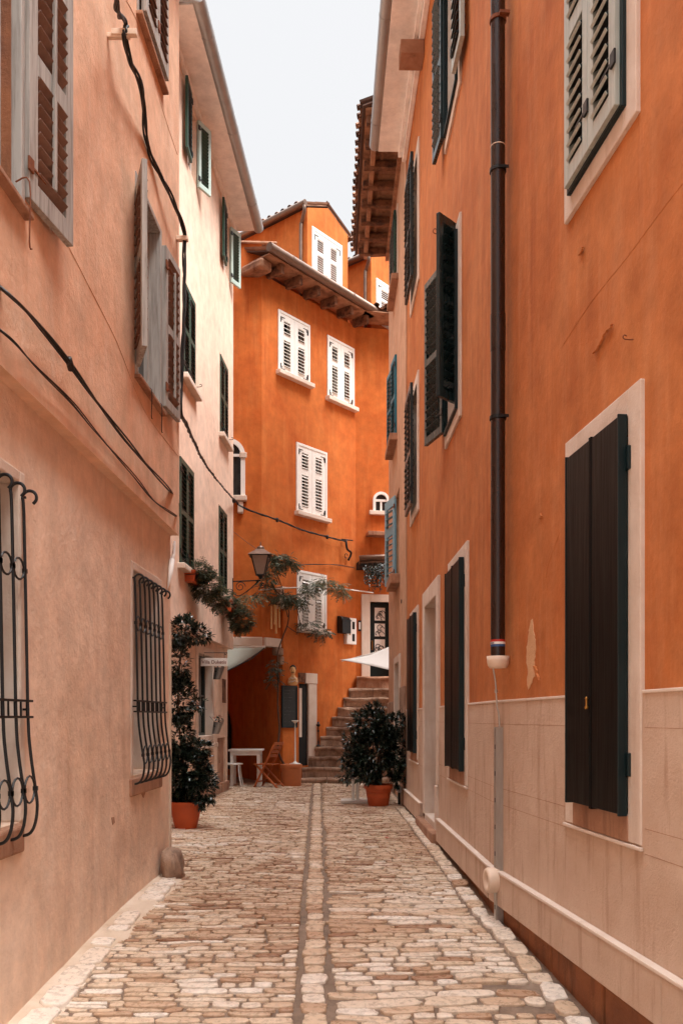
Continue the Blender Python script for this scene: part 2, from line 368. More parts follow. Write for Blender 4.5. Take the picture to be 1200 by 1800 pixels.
def shutter(parent, o, wd, md, Wd, H, mats, kind='louver', mids=(0.5,), thick=0.04, stile=0.06, pitch=0.055, hinge=True, tilt=42, name='shutter', rail=None, flip=1, slot=False, sw_=0.62, rod=False, nose=False):
    """o bottom hinge corner (outer face mid), wd width direction, md face normal (outward when closed)"""
    mb = MB(); wd = wd.normalized(); md = md.normalized(); rail = rail or stile * 1.3
    bx = lambda a0, a1, z0, z1, n0, n1: mb.obox(o, wd, md, Z3, (a0, a1), (n0, n1), (z0, z1))
    t = thick / 2
    if kind == 'plank':
        bx(0, Wd, 0, H, -t, t)
        bx(0.0, 0.025, 0.0, H, t, t + 0.008); bx(Wd - 0.025, Wd, 0, H, t, t + 0.008)
    else:
        bx(0, stile, 0, H, -t, t); bx(Wd - stile, Wd, 0, H, -t, t)
        zs = [0] + [m * H for m in mids] + [H]
        segs = []
        bx(stile, Wd - stile, 0, rail, -t, t); bx(stile, Wd - stile, H - rail, H, -t, t)
        lo = rail
        for m in mids:
            bx(stile, Wd - stile, m * H - rail / 2, m * H + rail / 2, -t, t); segs.append((lo, m * H - rail / 2)); lo = m * H + rail / 2
        segs.append((lo, H - rail))
        if slot:      # a board with a ladder of narrow slots
            for lo, hi in segs:
                sw = (Wd - 2 * stile)
                bx(stile, stile + sw * 0.12, lo, hi, -t, t * 0.9); bx(Wd - stile - sw * 0.12, Wd - stile, lo, hi, -t, t * 0.9)
        mb.m = 1
        c, s_ = math.cos(math.radians(tilt)), math.sin(math.radians(tilt))
        b_ = md * c * flip - Z3 * s_; c_ = Z3 * c + md * s_ * flip
        for lo, hi in segs:
            n = max(1, int((hi - lo) / pitch)); st = (hi - lo) / n
            for i in range(n):
                z = lo + (i + 0.5) * st
                mb.obox(o + Z3 * z, wd, b_, c_, (stile, Wd - stile), (-pitch * sw_, pitch * sw_), (-0.004, 0.004))
                if nose: mb.m = 0; mb.obox(o + Z3 * z, wd, b_, c_, (stile, Wd - stile), (pitch * sw_, pitch * sw_ + .005), (-0.009, 0.009)); mb.m = 1  # pale strip paints the light caught along each slat's front edge
    if rod: mb.m = 0; bx(Wd * .5 - .013, Wd * .5 + .013, rail + .06, H - rail - .06, t + .004, t + .022)
    if hinge:
        mb.m = len(mats) - 1 if len(mats) > 2 else 0
        for zz in (0.12 * H, 0.88 * H):
            bx(-0.02, 0.03, zz - 0.035, zz + 0.035, t, t + 0.012); bx(0.03, min(0.16, Wd * 0.5), zz - 0.008, zz + 0.008, t, t + 0.006)
    ob = mb.build(name, list(mats), parent, bevel=0.004)
    return ob

def window_unit(parent, w, r, fr='white', depth=0.16, fw=0.05, mull=True, bars=2, name='window'):
    """casement frame and panes set back in the opening r"""
    a, b, c, d = r; mb = MB()
    w.box(mb, a, a + fw, c, d, -depth, -depth + 0.05); w.box(mb, b - fw, b, c, d, -depth, -depth + 0.05)
    w.box(mb, a + fw, b - fw, c, c + fw, -depth, -depth + 0.05); w.box(mb, a + fw, b - fw, d - fw, d, -depth, -depth + 0.05)
    m_ = (a + b) / 2
    if mull: w.box(mb, m_ - 0.03, m_ + 0.03, c + fw, d - fw, -depth, -depth + 0.052)
    for i in range(bars):
        z = c + (d - c) * (i + 1) / (bars + 1); w.box(mb, a + fw, b - fw, z - 0.014, z + 0.014, -depth + 0.004, -depth + 0.044)
    o = mb.build(name, fr, parent, bevel=0.003)
    g = MB(); w.box(g, a + 0.01, b - 0.01, c + 0.01, d - 0.01, -depth + 0.012, -depth + 0.02); g.build('pane', 'glass', o)
    return o
def surround(parent, w, r, wd, proud=0.025, mat='lime', sill=None, bottom=True, top=True, inset=0.0, name='surround'):
    mb = MB(); a, b, c, d = r
    ring(mb, w, (a, b, c, d), wd, -0.1, proud, bottom, top)
    o = mb.build(name, mat, parent, bevel=0.006)
    return o
def sill(parent, w, r, over=0.08, h=0.07, proud=0.1, mat='lime', drop=0.0):
    mb = MB(); a, b, c, d = r
    w.box(mb, a - over, b + over, c - h - drop, c - drop, -0.12, proud)
    return mb.build('sill', mat, parent, bevel=0.012)
def hook(parent, w, u, z, L=0.1, mat='rust', name='shutter_hook', drop=0.0):
    mb = MB()
    pts = [w.p(u, z, 0), w.p(u, z, L * 0.8), w.p(u, z + 0.2 * L, L), w.p(u, z + 0.4 * L, L * 0.85), w.p(u, z + 0.3 * L, L * 0.65)]
    if drop: pts = [w.p(u, z, 0), w.p(u, z, L), w.p(u, z - drop, L), w.p(u + 0.03, z - drop - 0.02, L)]
    mb.tube(smooth_path(pts, 4), min(.005, L * .06), 6)
    return mb.build(name, mat, parent, smooth=True)

# ------------------------------------------------------------------ ground profile
_gy = [-60, -8, 0, 3.5, 4.45, 6.3, 8.5, 11, 16, 20, 60]; _gz = [-2.4, -2.15, -1.83, -1.65, -1.575, -1.43, -1.385, -1.37, -1.355, -1.35, -1.35]
_ty = np.linspace(-60, 60, 1201); _tz = np.interp(_ty, _gy, _gz)
_tz = np.convolve(np.pad(_tz, 6, mode='edge'), np.ones(13) / 13, 'valid')
def gz(y): return E + float(np.interp(y, _ty, _tz))

# wall planes
R1 = Wall((1.7826, 0.2), (1.13, 6.3)); R2 = Wall((1.13, 6.3), (1.003, 13.1)); R3 = Wall((0.99, 13.1), (0.94, 17.0))
L1 = Wall((-1.8374, 0.2), (-1.583, 7.91)); L1u = L1.off(0.08)
L2 = Wall((-2.597, 8.05), (-2.16, 16.2)); L2u = L2.off(0.11)
F0 = Wall((-3.8, 16.79), (-1.577, 16.9)); F1 = Wall((-1.577, 16.9), (0.32, 19.2)); F2 = Wall((0.32, 19.2), (2.2, 19.55))

# ------------------------------------------------------------------ ground and street
def build_ground():
    mb = MB(); xs = [-60, -20, -4, -2, -1, 0, 1, 2, 4, 20, 60]
    ys = sorted(set([-60, -30, -15] + [-8 + 0.5 * i for i in range(60)] + [30, 60, 200, 600]))
    vs = [V(x * (10 if abs(y) > 100 else 1), y, gz(y) - 0.002) for y in ys for x in xs]; n = len(xs)
    fs = [(j * n + i, j * n + i + 1, (j + 1) * n + i + 1, (j + 1) * n + i) for j in range(len(ys) - 1) for i in range(n - 1)]
    mb.add(vs, fs); struct(mb.build('ground', 'mortar', smooth=True))
build_ground()
def wob(x, y): return 0.035 * mnoise.noise(V(x * 0.9, y * 0.9, 0.3)) + 0.012 * mnoise.noise(V(x * 3.1, y * 3.1, 5))
def xl(y):
    if y < 7.9: return -1.844 + 0.033 * y + 0.03
    if y < 16.2: return -3.023 + 0.0533 * y + 0.02
    return -3.2
def xr(y):
    if y < 6.3: return 1.804 - 0.107 * y - 0.03
    if y < 13.1: return 1.248 - 0.0187 * y - 0.03
    if y < 17.0: return 0.96 - 0.0128 * (y - 13.1)
    return 2.2
def xc(y): return -0.02 - 0.0278 * y if y < 8.9 else -0.267 - 0.027 * (y - 8.9)
def stone(mb, x0, x1, y0, y1, h, tone, rnd=0.5):
    """one worn cobble: rounded outline, domed and polished top"""
    cx, cy = (x0 + x1) / 2, (y0 + y1) / 2; a, b = (x1 - x0) / 2, (y1 - y0) / 2
    n = 14; rings = []; ph = U(0, 6); k1, k2 = U(-.09, .09), U(-.1, .1); js = [U(.93, 1.04) for _ in range(14)]; tilt = U(-.02, .02); tiltx = U(-.03, .03)
    pw = U(3.4, 9)
    for sc, z in ((1.03, -0.03), (1.0, h * 0.6), (0.97, h * 0.93), (0.9, h * 1.0), (0.5, h * 1.0)):
        ring_ = []
        for k in range(n):
            t = 2 * math.pi * (k + 0.5) / n; c, s_ = math.cos(t), math.sin(t)
            r = (abs(c) ** pw + abs(s_) ** pw) ** (-1 / pw) * js[k]
            r *= 1 + k1 * math.sin(2 * t + ph) + k2 * 0.6 * math.sin(3 * t + ph * 2)
            inset = min(a, b) * (1 - sc)
            px = (a * r * c) - math.copysign(min(abs(a * r * c), inset if abs(c) > .2 else 0), c) if sc > .6 else a * r * c * sc
            py = (b * r * s_) - math.copysign(min(abs(b * r * s_), inset if abs(s_) > .2 else 0), s_) if sc > .6 else b * r * s_ * sc
            X, Y = cx + px, cy + py + wob(cx + px, cy) * 1.0
            ring_.append(V(X, Y, gz(Y) + z + (px * tiltx + py * tilt) * (1 if z > 0 else 0) + 0.004 * mnoise.noise(V(X * 9, Y * 9, 1)) + 0.014 * mnoise.noise(V(X * .8, Y * .8, 9))))
        rings.append(ring_)
    vs = [p for r in rings for p in r]; fs = []
    for i in range(len(rings) - 1):
        for k in range(n): fs.append((i * n + k, i * n + (k + 1) % n, (i + 1) * n + (k + 1) % n, (i + 1) * n + k))
    fs.append(tuple((len(rings) - 1) * n + k for k in range(n)))
    mb.add(vs, fs, tone)
def build_street():
    mb = MB(); gap = 0.012
    def rows(xa, xb, y0, y1, side):
        y = y0
        while y < y1:
            zone = mnoise.noise(V(side * 7.3, y * 0.55, 2.0))
            big = side > 0 and (4.5 < y < 4.75 or 5.75 < y < 6.0 or zone > 0.42)
            d = U(0.09, 0.14) if big else (U(0.05, 0.085) if side < 0 else U(0.05, 0.085))
            a, b = xa(y), xb(y); x = a + U(-0.0, 0.05)
            while x < b - 0.04:
                Ls = U(0.22, 0.5) if big else U(0.09, 0.3) if RND.random() > .15 else U(0.07, 0.12)
                x2 = min(x + Ls, b - 0.005)
                if b - x2 < 0.07: x2 = b - 0.005
                tone = min(1, max(0, RND.gauss(0.52, 0.2) + 0.35 * mnoise.noise(V(x * .7, y * .7, 4))))
                if RND.random() < .04: tone = U(.05, .25)
                if RND.random() > .012:
                    if d > .075 and not big and RND.random() < .14:
                        stone(mb, x, x2 - gap, y, y + d * .5 - gap * .8, U(.010, .02), tone); stone(mb, x, x2 - gap, y + d * .5, y + d - gap, U(.010, .02), min(1, tone + .1))
                    else: stone(mb, x, x2 - gap * U(.7, 1.6), y + U(0, .005), y + d - gap * U(.7, 1.4), U(.008, .017), tone)
                x = x2
            y += d
    y0, y1 = 1.2, 17.6
    rows(lambda y: xl(y) + (0.12 + 0.05 * math.sin(y * 2.1) if y < 7.6 else 0.05), lambda y: xc(y) - 0.09, y0, y1, -1)
    rows(lambda y: xc(y) + 0.082, lambda y: xr(y) - (0.15 if y < 13 else 0.0), y0, y1, 1)
    y = y0                                                  # single file of squarer stones between the two drain grooves
    while y < y1:
        d = U(0.11, 0.2); stone(mb, xc(y) - 0.065 + U(-.012, .008), xc(y) + 0.062 + U(-.01, .012), y, y + d - 0.014, U(.012, .022), min(1, RND.gauss(.55, .16))); y += d
    y = y0                                                  # pale kerb course along the right-hand wall
    while y < 13:
        d = U(0.14, 0.3); stone(mb, xr(y) - 0.15, xr(y) - 0.015 - U(0, .02), y, y + d - 0.014, U(.014, .024), min(1, RND.gauss(.75, .18))); y += d
    y = -1.2                                                # pale worn slabs set in the cement strip on the left
    while y < 7.3:
        d = U(0.12, 0.34); x0 = xl(y) + U(.0, .03)
        if RND.random() < .8: stone(mb, x0, x0 + U(.13, .2), y, y + d - 0.012, U(.03, .042), min(1, RND.gauss(.95, .08)))
        y += d
    struct(mb.build('street', 'cobble', smooth=True))
    # worn concrete strip at the foot of the left-hand wall
    ap = MB(); rows_ = []; ys = [-1.6 + 0.15 * i for i in range(64)]
    for y in ys:
        w_ = (0.2 + 0.04 * math.sin(y * 2.1) + 0.09 * mnoise.noise(V(y * 2, 0, 0))); x0 = xl(y) - 0.05
        rows_.append([V(x0 + (w_ + .05) * k / 4, y, gz(y) + (0.03, 0.026, 0.022, 0.016, -0.006)[k] + 0.008 * mnoise.noise(V(y * 3, k, 0))) for k in range(5)])
    vs = [p for r in rows_ for p in r]
    ap.add(vs, [(i * 5 + k, i * 5 + k + 1, (i + 1) * 5 + k + 1, (i + 1) * 5 + k) for i in range(len(rows_) - 1) for k in range(4)])
    struct(ap.build('pavement_strip', 'concrete', smooth=True))
build_street()

def gutter(parent, pts, r=0.085, mat='zinc', name='gutter', joints=True):
    mb = MB(); mb.tube(pts, r, 14)
    for A, B in zip(pts[:-1], pts[1:]):
        d = (B - A); L = d.length; d.normalize(); t = 0.6
        while t < L and joints: mb.tube([A + d * t, A + d * (t + 0.03)], r * 1.06, 14); t += 1.9
    o = mb.build(name, mat, parent, smooth=True)
    o.modifiers.new('es', 'EDGE_SPLIT').split_angle = math.radians(50); return o
def tiled_roof(parent, o, along, up, L, D, pitch=0.22, name='roof', rowd=0.38, thick=0.02, over=0.0):
    """barrel tiles: o = lower corner, along = eave direction, up = slope direction (with rise)"""
    along = along.normalized(); up = up.normalized(); nrm = along.cross(up)
    if nrm.z < 0: nrm = -nrm
    mb = MB(); n = max(1, int(L / pitch)); m = max(1, int(D / rowd)); rowd = D / m; seg = 7
    for i in range(n):
        for j in range(m):
            j0 = along * U(-.006, .006) + up * U(-.015, .015); tone = RND.random()
            for cover in (0, 1):
                base = o + along * (pitch * (i + (0.5 if cover else 0.0) + .25)) + up * (rowd * j - (0.02 if cover else 0.0)) + j0
                w0, w1 = (pitch * .30, pitch * .25) if cover else (pitch * .30, pitch * .36)
                vs = []
                for t_, wv in ((0, w0), (1, w1)):
                    for sh in (0.0, thick):
                        for k in range(seg):
                            a = math.pi * k / (seg - 1); rr = wv - (sh if cover else -sh) * .6
                            hgt = math.sin(a) * rr * (1 if cover else -1)
                            lift = 0.055 + (0.03 * (1 - t_)) if cover else 0.06 + 0.012 * (1 - t_)
                            vs.append(base + along * (math.cos(a) * rr) + nrm * (hgt * .8 + lift + (-.01 if cover else 0)) + up * (rowd * 1.12 * t_))
                fs = []
                A = lambda t_, s_, k: (t_ * 2 + s_) * seg + k
                for k in range(seg - 1):
                    fs += [(A(0, 0, k), A(0, 0, k + 1), A(1, 0, k + 1), A(1, 0, k)), (A(0, 1, k), A(1, 1, k), A(1, 1, k + 1), A(0, 1, k + 1)), (A(0, 0, k), A(0, 1, k), A(0, 1, k + 1), A(0, 0, k + 1))]
                mb.add(vs, fs, min(1, max(0, tone + U(-.2, .2))))
        if i == 0: pass
    mb.tone = .1
    mb.obox(o, along, up, nrm, (0, L), (0.03, D), (-0.02, 0.0))
    return mb.build(name, 'tile', parent)
def back(mb, pts, z0, z1, lid=True):
    for i in range(len(pts) - 1):
        a, b = pts[i], pts[i + 1]; mb.quad(V(a[0], a[1], z0), V(b[0], b[1], z0), V(b[0], b[1], z1), V(a[0], a[1], z1))
    if lid: mb.add([V(p[0], p[1], z1) for p in pts], [tuple(range(len(pts)))])

# ================================================================== RIGHT HOUSE (burnt orange, stone plinth)
rh = thing('orange_house', 'tall burnt orange house along the right side with stone plinth, dark shutters and brown downpipe', 'house', (2.0, 4.0, gz(4)))
ZB = E + 0.115                     # top of the plinth
s1 = R1.off(0.07); s2 = R2.off(0.07)
def from_off(w, wo_, r):   # rectangle measured on the offset plane -> same u on the wall
    return r
W1 = s1.rect(992, 832, 1086, 1416); W2 = s1.rect(990, 375, 1079, 0); W2 = (W2[0], W2[1], E + 2.93, E + 4.75)
W1 = (W1[0], W1[1], E - 0.46, E + 1.43)
u_ = lambda w, Y: (Y - w.a.y) / w.d.y
A_ = s2.rect(781, 1025, 806, 1340); A_ = (A_[0], A_[1], E - 0.47, E + 1.42)
B_ = (u_(R2, 11.5), u_(R2, 12.35), E - 0.47, E + 1.42)
DR = (u_(R2, 9.45), u_(R2, 10.6), E - 1.19, E + 1.37)
C_ = (u_(R2, 7.95), u_(R2, 8.7), E + 2.9, E + 4.52); D_ = (u_(R2, 11.5), u_(R2, 12.3), E + 2.9, E + 4.52)
F_ = (u_(R2, 7.95), u_(R2, 8.7), E + 5.95, E + 7.6); E_ = (u_(R2, 11.45), u_(R2, 12.3), E + 5.95, E + 7.6)
W3 = (W1[0], W1[1], E + 5.95, E + 7.6)
near_ = [(u_(R1, 0.6), u_(R1, 1.4), a, b) for a, b in ((E - .46, E + 1.43), (E + 2.93, E + 4.6), (E + 5.95, E + 7.6))]
ZT = E + 8.72
mb = MB()
facade(mb, R1, 0, R1.L, ZB, ZT, [W1, W2, W3] + near_); facade(mb, R2, 0, R2.L, ZB, ZT, [A_, B_, DR, C_, D_, F_, E_], 0.3)
back(mb, [(1.003, 13.1), (7.5, 13.1), (7.5, .2), (1.7826, .2)], -1, ZT)
mb.build('wall', 'orange_r', rh)
mb = MB(); pz = E - 1.10
P1 = R1.off(0.012); P2 = R2.off(0.012)
facade(mb, P1, 0, R1.L + .001, pz, ZB, [W1, near_[0]], .25); pl = mb.build('plinth', 'plinth', rh)
mb = MB(); facade(mb, P2, DR[1], R2.L, pz, ZB, [B_], .3); mb.build('plinth', 'plinth', rh); mb = MB(); facade(mb, P2, 0, DR[0], pz, ZB, [A_], .3); pl2 = mb.build('plinth', 'plinth', rh)
mb = MB()                                     # projecting lower course with slab joints, pale top edges
def course(w, u0, u1, zt):
    u = u0
    while u < u1 - .01:
        L_ = min(1.15 + U(-.1, .15), u1 - u)
        if u1 - u - L_ < .3: L_ = u1 - u
        w.box(mb, u + 0.0025, u + L_ - 0.0025, E - 1.33, zt, 0.0, 0.055); u += L_
for w, a, b, q_ in ((R1, 0, R1.L - .03, pl), (R2, 0.0, DR[0] - .22, pl2), (R2, DR[1] + .3, R2.L, pl2)):
    mb = MB(); course(w, a, b, pz); mb.build('base_course', 'plinth', q_, bevel=0.006)
for w, a, b, q_ in ((R1, 0, R1.L, pl), (R2, 0, DR[0] - .22, pl2), (R2, DR[1] + .3, R2.L, pl2)):
    mb = MB(); w.box(mb, a, b, pz - 0.002, pz + 0.017, 0.013, 0.06); mb.build('pale_edge', 'plinth_edge', q_, bevel=0.004)  # paler strip: light caught on the course's top bevel is put into its colour
mb = MB()
for w, segs in ((R1, [(0, near_[0][0] - .14), (near_[0][1] + .14, W1[0] - .13), (W1[1] + .13, R1.L)]), (R2, [(0, A_[0] - .13), (A_[1] + .13, DR[0] - .17), (DR[1] + .2, B_[0] - .1), (B_[1] + .1, R2.L)])):
    for a, b in segs: mb = MB(); w.box(mb, a, b, ZB - 0.003, ZB + 0.013, -0.02, 0.018); mb.build('pale_edge', 'plinth_edge', pl if w is R1 else pl2, bevel=0.004)
for w, r in ((R1, W1), (R2, A_), (R2, B_)): mb = MB(); w.box(mb, r[0] - .14, r[1] + .14, r[2] - .15, r[2] - .132, 0.013, 0.032); mb.build('pale_edge', 'plinth_edge', pl if w is R1 else pl2, bevel=0.004)
for w, u0, u1 in ((R1, 0, R1.L), (R2, 0, DR[0] - .1), (R2, DR[1] + .1, R2.L)):
    u = u0; mb = MB()
    while u < u1:
        L_ = min(U(.35, .8), u1 - u); k = U(-.02, .01)
        w.box(mb, u + .004, u + L_ - .004, gz((w.a + w.d * u).y) - .25, E - 1.325 + U(-.002, 0), -.3, 0.005 + k); u += L_
    mb.build('footing', 'footing', pl if w is R1 else pl2, bevel=0.012)
# joints scored into the plinth slabs
mb = MB()
for w in (R1, R2):
    for zz in (ZB - .16, ZB - .62, E - .62):
        for a, b in ([(0, near_[0][0] - .15), (near_[0][1] + .15, W1[0] - .15), (W1[1] + .15, R1.L)] if w is R1 else [(0, A_[0] - .15), (A_[1] + .15, DR[0] - .18), (DR[1] + .2, B_[0] - .12)]):
            mb = MB(); w.box(mb, a, b, zz, zz + .0025, .01, .0127); mb.build('joint', 'old_stone', pl if w is R1 else pl2)

def plank_pair(par, w, r, name='shutter'):
    a, b, c, d = r; h_ = (b - a) / 2
    for k in (0, 1):
        o = w.p(a + h_ * k, c - .005, 0.05)
        mbs = MB(); bx = lambda m_, a0, a1, z0, z1, n0, n1: (setattr(mbs, 'm', m_), mbs.obox(o, w.d, w.n, Z3, (a0, a1), (n0, n1), (z0, z1)))
        H = d - c + .01; e0, e1 = (0.0, h_ - .003)
        bx(0, e0 + .012, e1 - .012, .01, H - .01, -.02, .018)
        if k == 0: bx(1, e0, e0 + .012, 0, H, -.024, .022); bx(0, e1 - .012, e1, 0, H, -.024, .022)
        else: bx(1, e1 - .012, e1, 0, H, -.024, .022); bx(0, e0, e0 + .012, 0, H, -.024, .022)
        # bolt-on hinges
        ue = 0.0 if k == 0 else e1
        for zz in (.1 * H, .86 * H): bx(1, ue - .03, ue + .03, zz, zz + .11, -.03, -.012); 
        s_ = mbs.build(name, ['plank_dk', 'teal_dk'], par, bevel=.003)
        for zz in (.1 * H, .86 * H):
            hm = MB(); q = o + w.d * (ue + (-.022 if k == 0 else .022)) + w.n * 0.0
            hm.tube([q + Z3 * (zz - .04), q + Z3 * (zz + .07)], .012, 8); hm.tube([q + Z3 * (zz + .015), q + Z3 * (zz + .02)], .016, 8)
    return
def house_window(w, r, par, dark='dark', sw=0.13, frame='white'):
    o = window_unit(par, w, (r[0], r[1], r[2], r[3]), frame)
    surround(o, w, r, sw, 0.022, 'lime')
    if r[3] < E + 2: mb = MB(); w.box(mb, r[0] - .002, r[1] + .002, r[2] - .128, r[2] - .002, 0, .026); mb.build('sill', 'old_stone', o, bevel=.004)
    return o
w1 = house_window(R1, W1, rh); plank_pair(w1, R1, W1)
mb = MB(); mb.lathe(V(0, 0, 0), [(.0, 0), (.008, .0), (.012, .01), (.006, .02), (.006, .05), (.011, .055), (.0, .065)], 10)
o_ = R1.p((W1[0] + W1[1]) / 2 + .01, E + .045, .082)
mb.v = [(o_.x + v[0], o_.y + v[1], o_.z + v[2]) for v in mb.v]; mb.build('keyhole_plate', 'brass', w1, smooth=True)
wA = house_window(R2, A_, rh); plank_pair(wA, R2, A_)
wB = house_window(R2, B_, rh, sw=.1); plank_pair(wB, R2, B_)
SH = ('green_dk', 'plank_dk')
def closed_pair(par, w, r, mats, nn=.05, **k):
    h_ = (r[1] - r[0]) / 2
    for i in (0, 1):
        shutter(par, w.p(r[0] + h_ * i, r[2] - .005, nn), w.d, w.n, h_ - .004, r[3] - r[2] + .01, mats, **k)
TM = ('steel_teal', 'steel_teal', 'iron')
M['steel_teal'] = plain('glossy_teal_paint', (0.006, 0.02, 0.023, 1), 0.3, 0.25, 6, 0.1, stretch=(6, 6, 0.5))
M['lit_teal'] = plain('lit_teal_paint', lin(172, 180, 174), 0.45, 0.3, 6, 0.15, stretch=(6, 6, 0.5))  # teal as it looks lit: light on stiles and slat edges is in the colour
for r in (W2, W3) + tuple(near_[1:]):
    q = house_window(R1, r, rh)
    closed_pair(q, R1, r, ('lit_teal', 'teal_dk', 'iron'), mids=(.45,), pitch=.075, stile=.07, sw_=.45, tilt=35, nose=True)
    fb = MB(); ring(fb, R1, r, .03, .0, .045, True, True); fb.build('shutter_frame', 'teal_dk', q, bevel=.004)
plank_pair(house_window(R1, near_[0], rh), R1, near_[0])
for r in (D_, E_):
    q = house_window(R2, r, rh)
    closed_pair(q, R2, r, TM, mids=(.45,), pitch=.075, nn=.09)
def v2(x, y): return V(x, y, 0)
qC = house_window(R2, C_, rh); fb = MB(); ring(fb, R2, C_, .03, .0, .05, True, True); fb.build('shutter_frame', 'teal_dk', qC, bevel=.004)
def leaf_shutter(par, p0, p1, z0, z1, mats, flip=1, **k):
    d = v2(*p1) - v2(*p0); L = d.length; d.normalize(); n = V(d.y, -d.x, 0)
    if n.dot(V(0, 0, 0) - v2(*p0)) < 0: n = -n       # n faces the camera side
    return shutter(par, V(p0[0], p0[1], z0), d, n, L, z1 - z0, mats, flip=flip, **k)
leaf_shutter(qC, (1.085, 8.1), (0.89, 7.9), E + 2.98, E + 4.68, TM, flip=-1, mids=(.55,), pitch=.085)
leaf_shutter(qC, (1.035, 8.66), (0.90, 9.12), E + 2.9, E + 4.62, TM, flip=-1, mids=(.5,), pitch=.085)
qF = house_window(R2, F_, rh)
leaf_shutter(qF, (1.03, 8.72), (0.99, 9.15), E + 5.93, E + 7.6, TM, flip=-1, mids=(.5,), pitch=.085)
leaf_shutter(qF, (1.03, 7.86), (1.05, 7.42), E + 5.93, E + 7.6, ('lit_teal', 'steel_teal', 'iron'), mids=(.5,), pitch=.085)
fb = MB(); ring(fb, R2, F_, .03, .0, .05, True, True); fb.build('shutter_frame', 'teal_dk', qF, bevel=.004)
hook(rh, R2, u_(R2, 8.9), E + 5.15 - .1, .13, 'rust')
# entrance
mb = MB(); a, b, c, d = DR
R2.box(mb, a - .16, a + .01, c + .45, d + .19, -.48, .03); R2.box(mb, b - .01, b + .17, c, d + .19, -.48, .03); R2.box(mb, a + .01, b - .01, d - .01, d + .19, -.48, .03); R2.box(mb, a - .14, a + .014, c, c + .446, -.48, .045)
dr = MB(); R2.box(dr, a + .02, b - .02, c, d, -.56, -.5); dr_ = dr.build('door', 'wood_dark', rh)
mb.build('door_surround', 'lime', dr_, bevel=.01)
mb = MB(); R2.box(mb, a, b, c - .12, c + .01, -.5, .02); mb.build('threshold', 'lime', dr_, bevel=.01)
mb = MB(); R2.box(mb, a - .2, b + .35, gz(10) - .2, E - 1.255, -.1, .1); mb.build('doorstep', 'old_stone', dr_, bevel=.015)
# eaves
mb = MB(); zt = ZT
for w, a, b in ((R1, 0, R1.L), (R2, -.02, R2.L + .05)):
    w.box(mb, a, b, zt - .002, zt + .05, -.1, .44); w.box(mb, a, b, zt - .16, zt - .004, 0.0, .07); w.box(mb, a, b, zt - .09, zt - .003, 0.071, .13)
mb.build('soffit', 'soffit', rh, bevel=.01)
gutter(rh, [R1.p(0, zt + .07, .5), R1.p(R1.L, zt + .07, .5), R2.p(R2.L + .02, zt + .07, .49)])
mb = MB(); R2.box(mb, u_(R2, 10.75), u_(R2, 11.05), zt - .34, zt - .17, 0.005, .3); R2.box(mb, u_(R2, 10.8), u_(R2, 11.0), zt - .3, zt - .2, .301, .305)
mb.build('eave_vent', 'old_stone', rh, bevel=.006)
for w in (R1, R2): tiled_roof(rh, w.p(0, zt + .1, .42), w.d, -w.n * .94 + Z3 * .34, w.L, 5.2, pitch=.24, rowd=.42)
# downpipe
RP = R1.off(0.085); up_ = RP.u(874.5); zc = E + .4
pc = lambda z: RP.p(up_, z)
mb = MB(); mb.tube([pc(zc), pc(ZT - .45), R1.p(up_, ZT - .2, .12), R1.p(up_, ZT, .42)], .05, 20)
for z in (2.55, 5.1): mb.tube([pc(E + z), pc(E + z + .25)], .053, 20)
dp = mb.build('downpipe', 'brown_pipe', rh, smooth=True); dp.modifiers.new('es', 'EDGE_SPLIT').split_angle = math.radians(40)
for y in (36, 300, 735):
    z = dY(y, pc(0).y); mb = MB(); mb.tube([pc(z - .012), pc(z + .012)], .058, 20)
    mb.obox(pc(z), R1.d, R1.n, Z3, (-.085, -.05) if y == 36 else (-.058, -.05), (-.06, .01), (-.01, .01)); mb.build('clamp', 'rust' if y == 36 else 'iron', dp)
for y in (258,): z = dY(y, pc(0).y); mb = MB(); mb.tube([pc(z - .003), pc(z + .003)], .0515, 20); mb.build('joint_ring', 'plastic', dp)
zs_ = dY(1137, pc(0).y)
for k, mm in enumerate(('stk_blue', 'white', 'stk_red')):
    mb = MB(); mb.tube([pc(zs_ + .0165 * k), pc(zs_ + .0165 * (k + 1))], .0508, 24, caps=False); q = mb.build('sticker', mm, dp)
mb = MB()
for t in [x * .17 for x in range(-4, 5)]:
    if RND.random() < .15: continue
    q = pc(zs_ + .0245); v = (-R1.n * -1); dirv = (R1.n * math.cos(t) + R1.d * -math.sin(t)); tan = V(-dirv.y, dirv.x, 0)
    mb.obox(q + dirv * .0512, tan, dirv, Z3, (-.0028, .0028), (0, .0006), (-.005, .005))
mb.build('sticker', 'iron', dp)
zc0 = dY(1175, pc(0).y)
mb = MB(); mb.lathe(pc(zc0), [(.02, 0), (.05, .003), (.063, .02), (.068, .05), (.07, .085), (.064, .085), (.058, .05), (.04, .02), (0.0, .015)], 24, 1.12, 1.0)
mb.build('collar', 'plastic', dp, smooth=True)
for (x, y, s_) in ((1018, 440, .03), (1017, 480, .025)):
    pass
